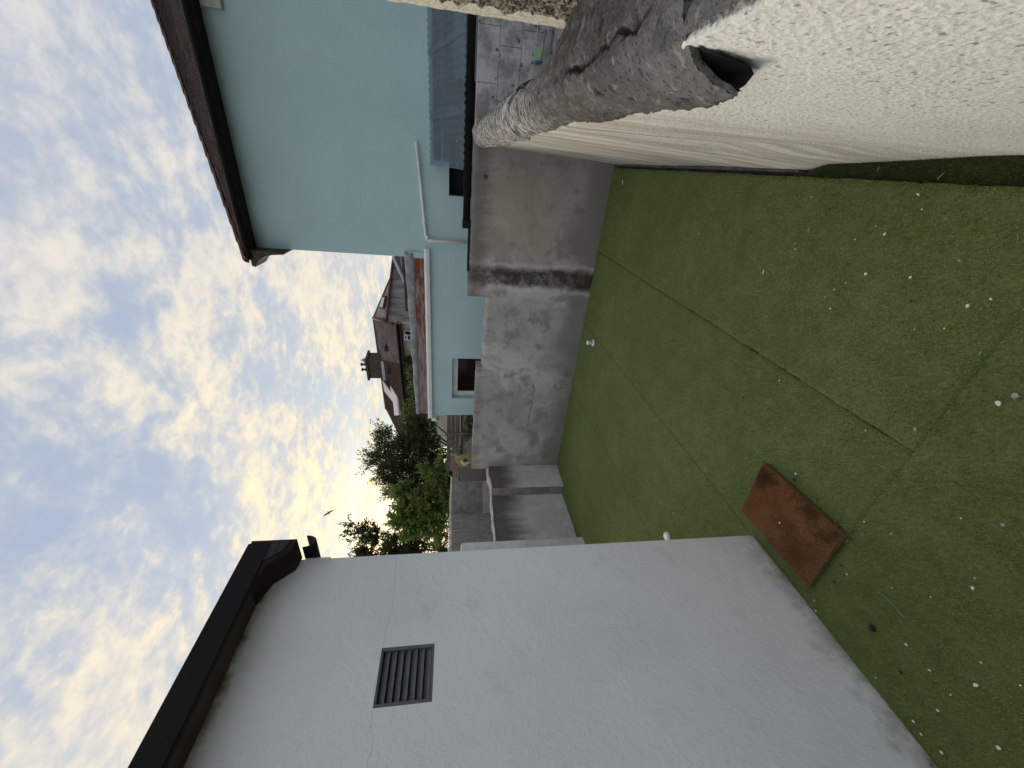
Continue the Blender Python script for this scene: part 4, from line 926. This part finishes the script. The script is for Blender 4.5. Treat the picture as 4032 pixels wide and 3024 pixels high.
# roof vents, dish, downpipe
for q in ((1525, 1362), (1536, 1452)):
    s0, z0 = hs(*q, 1.9); hbox('roof_vent', 'dark_void', s0-.15, s0+.15, 1.5, 1.9, z0-.1, z0+.10, fh)
s0, z0 = hs(1612, 1420, -.35); p = hp(s0, -.35, z0); b = MB(); b.lathe([(.02, .10), (.18, .07), (.30, .0), (.31, -.02), (.18, .045), (.02, .07)], p, 20, 'y'); b.build('satellite_dish', 'bitumen', fh, OFH)
s0, z0 = hs(1605, 1495, -.1); b = MB(); b.tube([hp(s0+.35, -.4, zE-.05), hp(s0+.05, -.12, z0+.02), hp(s0, -.1, z0-.2), hp(s0, -.1, -.5)], .05, 8); b.build('downpipe', 'black_plastic', fh, OFH)
# white sheeted lean-to roofs standing against the left end
ws = thing('sheeted_roof', 'pair of pale white roof sheets sloping beside the brown tiled roof', 'roof', hp(sL, 1.0, -.6)); OWS = hp(sL, 1.0, -.6)
for quad in (((1505, 1500), (1513, 1540), (1552, 1590), (1545, 1553)), ((1535, 1520), (1575, 1580), (1581, 1634), (1553, 1636), (1544, 1557))):
    pts = []
    for (x_, y_) in quad:
        s_, z_ = hs(x_, y_, 1.2); f_ = (z_-zE)/(zR-zE); bk = -.35+4.55*f_-.25; s_, z_ = hs(x_, y_, bk); pts.append(hp(s_, bk, z_))
    b = MB(); n_ = len(pts); back_ = [(p[0]+HN[0]*.08, p[1]+HN[1]*.08, p[2]-.03) for p in pts]
    b.add(pts+back_, [tuple(range(n_)), tuple(range(n_, 2*n_))[::-1]]+[(i, n_+i, n_+(i+1) % n_, (i+1) % n_) for i in range(n_)]); b.build('roof_sheet', 'white_sheet', ws, OWS)
# grey-walled wing in front
BK = -3.0
gwg = thing('grey_wing', 'weathered grey gable wing with tiled roof and skylight beside the far house', 'house', hp(sR-2, BK, -.6)); OG = hp(sR-2, BK, -.6)
def gp(x, y, bk=BK): s_, z_ = hs(x, y, bk); return hp(s_, bk, z_)
poly = [(1700, 1272), (1700, 960), (1549, 1000), (1548, 1019), (1538, 1104), (1520, 1262)]
pts = [gp(*q) for q in poly]; back_ = [(p[0]+HN[0]*2.5, p[1]+HN[1]*2.5, p[2]) for p in pts]
b = MB(); n_ = len(pts); b.add(pts+back_, [tuple(range(n_))[::-1], tuple(range(n_, 2*n_))]+[(i, (i+1) % n_, n_+(i+1) % n_, n_+i) for i in range(n_)]); b.build('wall', 'far_wall_grey', gwg, OG)
rp = [gp(1520, 1262, BK-.12), gp(1538, 1100, BK-.12), gp(1549, 1010, BK-.12)]
top2 = [gp(1471, 1252, BK+2.2), gp(1538, 1096, BK+1.2)]
b = MB(); b.add([rp[0], rp[1], top2[1], top2[0]], [(0, 1, 2, 3)]); b.add([(p[0], p[1], p[2]-.05) for p in (rp[0], rp[1], top2[1], top2[0])], [(3, 2, 1, 0)]); b.build('roof', 'far_tile_plum', gwg, OG)
b = MB(); b.tube([rp[0], rp[1], rp[2]], .05, 6); b.tube([top2[0], top2[1]], .06, 6); b.tube([rp[0], top2[0]], .09, 6); b.build('verge', 'hip_tile_clay', gwg, OG)
def rin(u, v): 
    A_, B_, C_, D_ = (np.array(p) for p in (rp[0], rp[1], top2[1], top2[0])); p = (A_*(1-u)+B_*u)*(1-v)+(D_*(1-u)+C_*u)*v; return p+np.array([-HN[0]*.06, -HN[1]*.06, .06])
b = MB(); b.slab([tuple(rin(.30, .25)), tuple(rin(.62, .25)), tuple(rin(.62, .75)), tuple(rin(.30, .75))], .05); sk_ = b.build('skylight', 'dark_void', gwg, OG)
b = MB(); b.slab([tuple(rin(.34, .32)+np.array([0, -.03, .03])), tuple(rin(.58, .32)+np.array([0, -.03, .03])), tuple(rin(.58, .70)+np.array([0, -.03, .03])), tuple(rin(.34, .70)+np.array([0, -.03, .03]))], .02); o = b.build('skylight_pane', 'galvanised', None, OG); o.parent = sk_
q = [gp(1548, 1012, BK-.5), gp(1600, 1012, BK-.5), gp(1600, 1120, BK-.5)]
q2 = [gp(1552, 940, BK-.5), gp(1640, 940, BK-.5), gp(1640, 1130, BK-.5), gp(1600, 1120, BK-.5)]
b = MB(); b.add([gp(1552, 1012, BK-.5), gp(1598, 1118, BK-.5), gp(1640, 1140, BK-.5), gp(1640, 930, BK-.5), gp(1540, 930, BK-.5)], [(0, 1, 2, 3, 4)]); b.build('metal_lean_to', 'slate_metal', gwg, OG)
b = MB(); b.tube([gp(1549, 1010, BK-.55), gp(1600, 1122, BK-.55)], .075, 6); b.tube([gp(1578, 1000, BK-.53), gp(1582, 1080, BK-.53)], .02, 5); b.build('flashing', 'galvanised', gwg, OG)

# ================================================================== TREES
def leaves(P, N_, size, asp, tn_):
    n = len(P); d = rng.normal(0, 1, (n, 3)); d /= np.linalg.norm(d, axis=1, keepdims=True); d = d*.75+N_; d /= np.linalg.norm(d, axis=1, keepdims=True)
    a_ = rng.normal(0, 1, (n, 3)); s_ = np.cross(d, a_); s_ /= np.linalg.norm(s_, axis=1, keepdims=True); up_ = np.cross(s_, d)
    sz = size*rng.uniform(.6, 1.25, (n, 1)); wd = sz*asp
    V = np.zeros((n, 4, 3)); V[:, 0] = P; V[:, 1] = P+d*sz*.5+s_*wd*.5+up_*wd*.18; V[:, 2] = P+d*sz; V[:, 3] = P+d*sz*.5-s_*wd*.5+up_*wd*.18
    F = np.arange(n*4).reshape(n, 4); F3 = np.concatenate([F[:, [0, 1, 2]], F[:, [0, 2, 3]]]); return V.reshape(-1, 3), F3, np.repeat(tn_, 4)
def tree(name, label, cat, base, blobs, ntwig, twl, nleaf, size, asp, mat, group=None, outward=.6, spiky=1.0, droop=0.0, rad=.05, seed=1):
    """blobs: list of (centre, radii)"""
    rg = np.random.default_rng(seed); t_ = thing(name, label, cat, base, group); base = np.array(base, float)
    cen = np.mean([b_[0] for b_ in blobs], 0); wood = MB(); fork = base+(cen-base)*.45; fork[:2] = base[:2]+(cen-base)[:2]*.3
    tw = MB(); tw.tube([tuple(base), tuple(base*.5+fork*.5+rg.normal(0, .04, 3)), tuple(fork)], [rad*1.3, rad, rad*.8], 8)
    PP, NN, TT = [], [], []
    vol = np.array([np.prod(b_[1]) for b_ in blobs])**.7; vol /= vol.sum()
    for (c_, r_), f_ in zip(blobs, vol):
        c_, r_ = np.array(c_, float), np.array(r_, float)
        tw.tube([tuple(fork), tuple((fork+c_)/2+rg.normal(0, .08, 3)), tuple(c_)], [rad*.6, rad*.4, rad*.22], 6)
        for k in range(max(3, int(ntwig*f_))):
            d = rg.normal(0, 1, 3); d /= np.linalg.norm(d); q = rg.uniform(.25, 1)**.6
            p0 = c_+d*r_*q*.55; d2 = d*outward+np.array([0, 0, .45])+rg.normal(0, .35, 3); d2 /= np.linalg.norm(d2)
            L_ = twl*rg.uniform(.5, 1.3)*(spiky if rg.random() < .22 else 1); p1 = p0+d2*L_+np.array([0, 0, -droop*L_])
            if rg.random() < .55: wood.tube([tuple(c_), tuple(p0), tuple(p1)], [rad*.16, rad*.11, rad*.05], 4, False)
            nl = int(nleaf*rg.uniform(.7, 1.3)); ts = rg.uniform(.0, 1.02, nl)
            pts = p0+(p1-p0)*ts[:, None]+rg.normal(0, .045*twl/.5, (nl, 3)); PP.append(pts); NN.append(np.tile(d2*.9-np.array([0, 0, droop]), (nl, 1)))
            TT.append(np.clip(rg.normal(.42+.25*d[2], .22)+rg.normal(0, .15, nl), 0, 1))
    V, F, T = leaves(np.concatenate(PP), np.concatenate(NN), size, asp, np.concatenate(TT))
    me = bpy.data.meshes.new('crown'); rawmesh(me, V-base, F); tint(me, T); ob('crown', me, mat, t_)
    tw.build('trunk', 'bark', t_, tuple(base)); wood.build('twigs', 'bark', t_, tuple(base)); return t_
def blob(x, y, dd, rx, rz, rd=None):
    p = depth(x, y, dd); s = dd/FPX; return (p, (rx*s*1.0, (rd or rx)*s, rz*s))
g0 = lambda p: (float(p[0]), float(p[1]), -.6)
DT = 14.5
tree('dark_shrub_tree', 'dark small-leaved tree with spiky top rising behind the board fence', 'tree', g0(depth(1750, 1790, DT)),
     [blob(1660, 1700, DT, 90, 90), blob(1600, 1790, DT, 110, 85), blob(1530, 1720, DT, 60, 60), blob(1545, 1850, DT, 85, 75), blob(1490, 1800, DT, 60, 50), blob(1570, 1930, DT, 50, 60), blob(1700, 1790, DT, 100, 60), blob(1640, 1640, DT-.4, 30, 45), blob(1690, 1650, DT-.3, 45, 45), blob(1640, 1880, DT, 80, 60), blob(1700, 1900, DT, 90, 60), blob(1650, 1960, DT, 80, 60)],
     1050, .46, 46, .070, .6, 'leaf_dark', 'trees behind the garden walls', .7, 1.7, 0, .07, 11)
DB = 13.0
tree('leafy_bush', 'bright green leafy bush with drooping leaves above the block wall', 'bush', g0(depth(1800, 1990, DB)),
     [blob(1690, 1985, DB, 90, 75), blob(1620, 2010, DB, 80, 65), blob(1580, 1950, DB, 45, 40), blob(1740, 1890, DB, 65, 60), blob(1700, 2075, DB, 45, 60), blob(1630, 2075, DB, 45, 45), blob(1770, 1950, DB, 70, 40), blob(1575, 2040, DB, 35, 40), blob(1690, 1850, DB-.2, 22, 22), blob(1750, 1835, DB-.2, 20, 26)],
     680, .42, 26, .140, .45, 'leaf_bright', 'trees behind the garden walls', .7, 1.1, .35, .05, 12)
DL = 15.5
tree('backlit_tree', 'backlit tree with dark open crown beside the white building corner', 'tree', g0(depth(1750, 2180, DL)),
     [blob(1480, 2110, DL, 45, 45), blob(1420, 2100, DL, 35, 32), blob(1560, 2150, DL, 70, 50), blob(1450, 2190, DL, 55, 60), blob(1600, 2230, DL, 70, 70), blob(1640, 2150, DL, 70, 60), blob(1510, 2240, DL, 60, 60), blob(1385, 2075, DL, 18, 16)],
     640, .40, 30, .095, .6, 'leaf_dark', 'trees behind the garden walls', .6, 1.3, 0, .07, 13)
tree('ivy_hedge', 'dark tangled hedge filling the gap under the bright bush', 'hedge', g0(depth(1790, 2150, 14)),
     [blob(1730, 2150, 14, 60, 40), blob(1760, 2090, 14, 50, 40), blob(1790, 2000, 13.8, 60, 25), blob(1740, 2220, 14, 70, 50)],
     160, .4, 26, .08, .55, 'leaf_dark', 'trees behind the garden walls', .6, 1.0, .1, .04, 14)
# vine on the far house and greenery by the fence
vn = thing('climbing_vine', 'leafy green vine climbing the cream wall of the distant house', 'vine', hp(sR+6, -.2, -.6)); OVN = hp(sR+6, -.2, -.6)
PP = []
for (x0, x1, y0, y1, n_) in ((1590, 1640, 1425, 1460, 260), (1600, 1650, 1455, 1495, 330), (1600, 1650, 1495, 1560, 380), (1590, 1650, 1555, 1640, 900), (1575, 1610, 1610, 1650, 250), (1618, 1632, 1345, 1356, 30)):
    for _ in range(int(n_*.45)):
        s_, z_ = hs(random.uniform(x0, x1), random.uniform(y0, y1), -.25); PP.append(hp(s_, -.25-abs(random.gauss(0, .18)), z_))
PP = np.array(PP); V, F, T = leaves(PP, np.tile([0, -.4, -.3], (len(PP), 1)), .19, .6, rng.uniform(0, 1, len(PP)))
me = bpy.data.meshes.new('leaves'); rawmesh(me, V-np.array(OVN), F); tint(me, T); ob('foliage', me, 'leaf_vine', vn)
b = MB()
for y_ in (1440, 1480, 1530, 1590, 1630):
    s_, z_ = hs(1610, y_, -.12); b.tube([hp(s_+.2, -.1, -.55), hp(s_-.1, -.12, z_*.5), hp(s_, -.12, z_)], [.03, .02, .008], 5)
b.build('stem', 'bark', vn, OVN)
tree('low_shrub', 'low green shrub growing at the foot of the board fence', 'shrub', g0(depth(1860, 1660, 10.2)),
     [blob(1850, 1625, 10.2, 20, 25), blob(1858, 1665, 10.2, 25, 18), blob(1850, 1705, 10.2, 22, 18)], 60, .2, 22, .055, .5, 'leaf_dark', None, .6, 1, .1, .02, 15)

# ================================================================== BIRD
bp = depth(1294, 2020, 42.0); bird = thing('bird', 'dark bird gliding alone with spread wings against the bright sky', 'bird', tuple(bp))
fr, ri, uu = Vector(fw), Vector(rt), Vector(up)
wdir = (uu*.83-ri*-.55*0+ri*.0).normalized()
# spread between the two wing tips seen in the photograph
t1, t2 = Vector(depth(1272, 2036, 42.0)), Vector(depth(1315, 2010, 42.0)); wdir = (t2-t1).normalized(); span = (t2-t1).length
bd = Vector(wdir.cross(fr)).normalized()
def bl(p): return tuple(Vector(p))
b = MB(); b.tube([bl(bd*-.22), bl(bd*-.14), bl(bd*.0), bl(bd*.12), bl(bd*.19), bl(bd*.25)], [.02, .045, .07, .055, .04, .008], 8); b.build('body', 'bird_feather', bird)
for sg in (-1, 1):
    v = []; 
    for f_, ch_, ly in ((0, .16, 0), (.35, .17, .04), (.7, .12, .02), (1, .02, -.05)):
        c_ = wdir*sg*span/2*f_+bd*ly+fr*(-.08*math.sin(f_*2.4)); v += [c_+bd*ch_/2, c_-bd*ch_/2, c_+bd*ch_/2+fr*.015, c_-bd*ch_/2+fr*.015]
    b = MB(); fs = []
    for k in range(3):
        a_ = 4*k; fs += [(a_, a_+1, a_+5, a_+4), (a_+2, a_+6, a_+7, a_+3), (a_, a_+4, a_+6, a_+2), (a_+1, a_+3, a_+7, a_+5)]
    b.add([bl(p) for p in v], fs+[(0, 2, 3, 1), (12, 13, 15, 14)]); b.build('wing', 'bird_feather', bird)

# ================================================================== DOORMAT
mc = np.array([-1.519, 1.195]); mang = R(2.2)
dm = thing('doormat', 'worn brown coir doormat lying on the turf by the white wall corner', 'doormat', (mc[0], mc[1], .018)); dm.rotation_euler = (0, 0, mang)
mw, ml = .372, .508
nx, ny = 40, 52; xx, yy = np.meshgrid(np.linspace(-mw/2, mw/2, nx), np.linspace(-ml/2, ml/2, ny), indexing='ij')
mz = lambda x, y: .010+.004*fbm(x*7, y*7, 0*x, 3, 5)+.008*np.clip((np.abs(y)-.2)/.05, 0, 1)*np.clip((x+.05)/.2, 0, 1)
topm = np.stack([xx, yy, mz(xx, yy)], -1); bigm = np.zeros((nx+2, ny+2, 3)); bigm[1:-1, 1:-1] = topm
bigm[0, 1:-1] = topm[0]-[0, 0, .024]; bigm[-1, 1:-1] = topm[-1]-[0, 0, .024]; bigm[1:-1, 0] = topm[:, 0]-[0, 0, .024]; bigm[1:-1, -1] = topm[:, -1]-[0, 0, .024]
for a_, b_ in ((0, 0), (0, -1), (-1, 0), (-1, -1)): bigm[a_, b_] = topm[a_, b_]-[0, 0, .024]
ob('mat_base', gridmesh(bigm, True), 'coir_backing', dm)
nf = 42000; fx_, fy_ = rng.uniform(-mw/2, mw/2, nf), rng.uniform(-ml/2, ml/2, nf)
me = fibres(fx_, fy_, mz(fx_, fy_), rng.uniform(.006, .012, nf), rng.uniform(.0012, .0022, nf), .45, np.clip(.42+1.0*fbm(fx_*9, fy_*9, 0*fx_, 3, 8)+rng.normal(0, .3, nf), 0, 1))
o = ob('coir_pile', me, 'coir_fibre', dm); o['kind'] = 'stuff'

# ================================================================== SMALL THINGS ON THE TURF
def on_turf(x, y):
    p = fl(x, y); p = fl(x, y, float(th(p[0], p[1]))+.006); return (p[0], p[1], float(th(p[0], p[1]))+.006)
p = on_turf(2337, 1350)
sp = thing('plastic_spool', 'white plastic flanged pipe cap standing on the turf near the grey wall', 'pipe cap', p)
MB().lathe([(.040, 0), (.044, .003), (.044, .010), (.040, .014), (.026, .015)], (0, 0, 0), 24).build('flange', 'chalky_plastic', sp)
MB().lathe([(.0245, .0155), (.025, .060), (.0265, .062), (.0265, .088), (.023, .090), (.021, .080)], (0, 0, 0), 24).build('stem', 'chalky_plastic', sp)
p = on_turf(2628, 2112)
sp = thing('white_stopper', 'small white domed plastic stopper on the turf beside the white wall corner', 'stopper', p)
MB().lathe([(.030, 0), (.034, .004), (.034, .014), (.029, .020), (.014, .025), (.004, .026)], (0, 0, 0), 20).build('dome', 'chalky_plastic', sp)
MB().lathe([(.036, -.003), (.038, -.002), (.038, .002), (.0345, .003)], (0, 0, 0), 20).build('rim', 'chalky_plastic', sp)

def flake(seed, n=7, thick=.22, elong=1.0):
    rg = random.Random(seed); b = MB(); pts = []
    for k in range(n):
        a_ = 2*math.pi*k/n; r_ = rg.uniform(.55, 1.1)*.5; pts.append((r_*math.cos(a_)*elong, r_*math.sin(a_)))
    lo = [(x, y, rg.uniform(0, .04)) for x, y in pts]; hi = [(x*.86, y*.86, thick*rg.uniform(.7, 1.3)) for x, y in pts]
    b.add(lo+hi, [tuple(range(n))[::-1], tuple(range(n, 2*n))]+[(i, (i+1) % n, n+(i+1) % n, n+i) for i in range(n)]); return b.mesh('flake')
def crumb(seed, n=6):
    rg = random.Random(seed); b = MB()
    b.lathe([(.25*rg.uniform(.8, 1.2), 0), (.5*rg.uniform(.8, 1.1), .18), (.42*rg.uniform(.8, 1.2), .42), (.12, .6*rg.uniform(.7, 1.2))], (0, 0, 0), n)
    b.v = [(x*rg.uniform(.7, 1.2), y*rg.uniform(.7, 1.2), z) for x, y, z in b.v]; b.sm = [False]*len(b.f); return b.mesh('crumb')
FK = {}
def mesh_for(kind, k):
    key = (kind, k)
    if key not in FK:
        me = {'flake': lambda: flake(k+10), 'grit': lambda: flake(k+30, 6, .35), 'splinter': lambda: flake(k+50, 8, .35, 4.0), 'crumb': lambda: crumb(k+70), 'brown': lambda: crumb(k+90), 'leaf': lambda: flake(k+110, 8, .12, 1.7), 'straw': lambda: flake(k+130, 6, .3, 9.0)}[kind]()
        me.materials.append(MATS[{'flake': 'paint_chip', 'grit': 'grey_chip', 'splinter': 'paint_chip', 'crumb': 'dark_crumb', 'brown': 'brown_crumb', 'leaf': 'leaf_yellow', 'straw': 'straw'}[kind]]); FK[key] = me
    return FK[key]
NM = {'flake': ('paint_flake', 'small white paint flake lying loose on the green turf', 'paint flake', 'white paint flakes on the turf'),
      'grit': ('grit_chip', 'small grey grit chip lying loose on the green turf', 'chip', 'grey chips on the turf'),
      'splinter': ('pale_splinter', 'long white splinter lying flat on the green turf', 'splinter', 'white splinters on the turf'),
      'crumb': ('dark_crumb', 'tiny black crumb of dirt lying on the green turf', 'crumb', 'black crumbs on the turf'),
      'brown': ('brown_crumb', 'rusty brown crumb of dirt sunk in the green turf', 'crumb', 'brown crumbs on the turf'),
      'leaf': ('fallen_leaf', 'small yellow fallen leaf at the edge of the turf', 'leaf', 'yellow leaves along the turf edge'),
      'straw': ('straw_stem', 'thin dry straw stem lying on the green turf', 'straw', 'straw stems on the turf')}
def litter(kind, x, y, px):
    p = on_turf(x, y); dist = math.dist(p, OO); size = px*.64*dist/FPX
    o = ob(NM[kind][0], mesh_for(kind, random.randrange(4))); o.location = p; o.scale = (size*random.uniform(.7, 1.1), size*random.uniform(.6, 1.1), min(size*.7, .003 if kind == 'brown' else .007)); o.rotation_euler = (0, 0, random.uniform(0, 6.28))
    tag(o, *NM[kind][1:]); return o
z7 = lambda x, y: (2200+x*.8438, 500+y*.8438); z6 = lambda x, y: (2300+x*.919, 1500+y*.919); zB = lambda x, y: (1650+x*.3617, 1500+y*.3617); z9 = lambda x, y: (2300+x*.422, 600+y*.422)
for (x, y, s) in ((1433, 685, 17), (1640, 702, 15), (1520, 500, 17), (1695, 385, 12), (1340, 728, 11), (1288, 758, 9), (1268, 848, 10), (1101, 545, 9), (1104, 570, 8), (1910, 833, 20), (2017, 803, 13), (1030, 1182, 14), (655, 500, 8), (1660, 945, 8), (1800, 940, 8), (2053, 1287, 34), (1105, 1617, 12), (1432, 1417, 9), (970, 883, 8), (215, 858, 9), (1245, 793, 8), (1383, 525, 9), (1180, 325, 8)):
    litter('flake', *z7(x, y), s)
for (x, y, s) in ((1200, 603, 10), (1125, 827, 11), (1665, 888, 15), (1615, 588, 10), (1315, 655, 8), (1380, 1130, 13), (1678, 1302, 20), (1700, 1205, 10), (1775, 1572, 17), (1250, 1272, 9), (1516, 1412, 12), (1410, 1458, 11), (1445, 1515, 12), (1530, 1590, 13), (1870, 1305, 10), (1673, 845, 9), (1485, 925, 9), (908, 398, 11), (993, 985, 12), (382, 567, 9), (333, 400, 7), (1570, 1345, 9), (1480, 1240, 14)):
    litter('flake', *z6(x, y), s)
for (x, y, s) in ((1480, 462, 16), (1168, 480, 15), (2130, 1255, 34), (1663, 1410, 19), (1137, 828, 12), (1870, 622, 13), (605, 333, 9), (1180, 1445, 9)): litter('grit', *z7(x, y), s)
for (x, y, s) in ((1320, 885, 15), (1795, 615, 20), (145, 323, 16), (985, 940, 18), (540, 628, 12)): litter('grit', *z6(x, y), s)
for (x, y, s) in ((298, 258, 9), (955, 678, 8), (1677, 315, 7)): litter('splinter', *z7(x, y), s)
for (x, y, s) in ((478, 360, 9), (412, 383, 8), (486, 437, 10), (1266, 382, 11), (820, 963, 12), (740, 937, 10), (475, 1033, 9), (540, 1113, 10), (862, 1263, 13), (1100, 1645, 16), (125, 870, 9), (810, 330, 9), (728, 972, 7), (265, 258, 16)): litter('crumb', *z7(x, y), s)
for (x, y, s) in ((634, 427, 9), (770, 348, 9), (1090, 358, 9), (1000, 507, 11), (1095, 625, 15), (1238, 1060, 34), (1358, 1248, 14), (1072, 862, 14), (905, 425, 13), (1100, 790, 12), (180, 688, 9), (684, 73, 12), (640, 400, 6)): litter('crumb', *z6(x, y), s)
for (x, y, s) in ((1350, 640, 14), (1645, 812, 16), (724, 337, 13)): litter('brown', *z7(x, y), s)
for (x, y, s) in ((1593, 1262, 8), (1597, 410, 6), (1557, 597, 6), (1505, 830, 6), (1570, 930, 6), (1640, 960, 5), (1490, 900, 5)): litter('leaf', *zB(x, y), s)
for (x, y, s) in ((275, 160, 8), (228, 620, 7), (190, 720, 5), (1520, 455, 6)): litter('leaf', *z9(x, y), s)
litter('leaf', *z7(1967, 1055), 11)
for (x, y, s) in ((1900, 1245, 6), (1920, 1280, 7), (1838, 1372, 6), (1545, 935, 5), (1700, 1075, 4), (1890, 900, 5), (1740, 760, 4)): litter('crumb', *zB(x, y), s)
for (x, y, s) in ((1010, 588, 3), (1780, 230, 4), (1490, 197, 4), (875, 1545, 4)): litter('straw', *z7(x, y), s)
# a curved dry stem near the white wall
pts = [on_turf(*z6(x, y)) for x, y in ((1255, 895), (1300, 930), (1340, 970), (1375, 1012))]
o = MB().tube([(p[0], p[1], p[2]+.006) for p in pts], .0014, 5).build('dry_stem', 'straw', None, pts[0]); o.location = pts[0]; tag(o, 'long curved dry stem lying on the dark turf by the white wall', 'stem')
o = litter('flake', 2300+860*.919, 1500+607*.919, 14); o.location.z = .040; o['label'] = 'small white flake lying on the brown coir doormat'; del o['group']
bpy.context.view_layer.update()
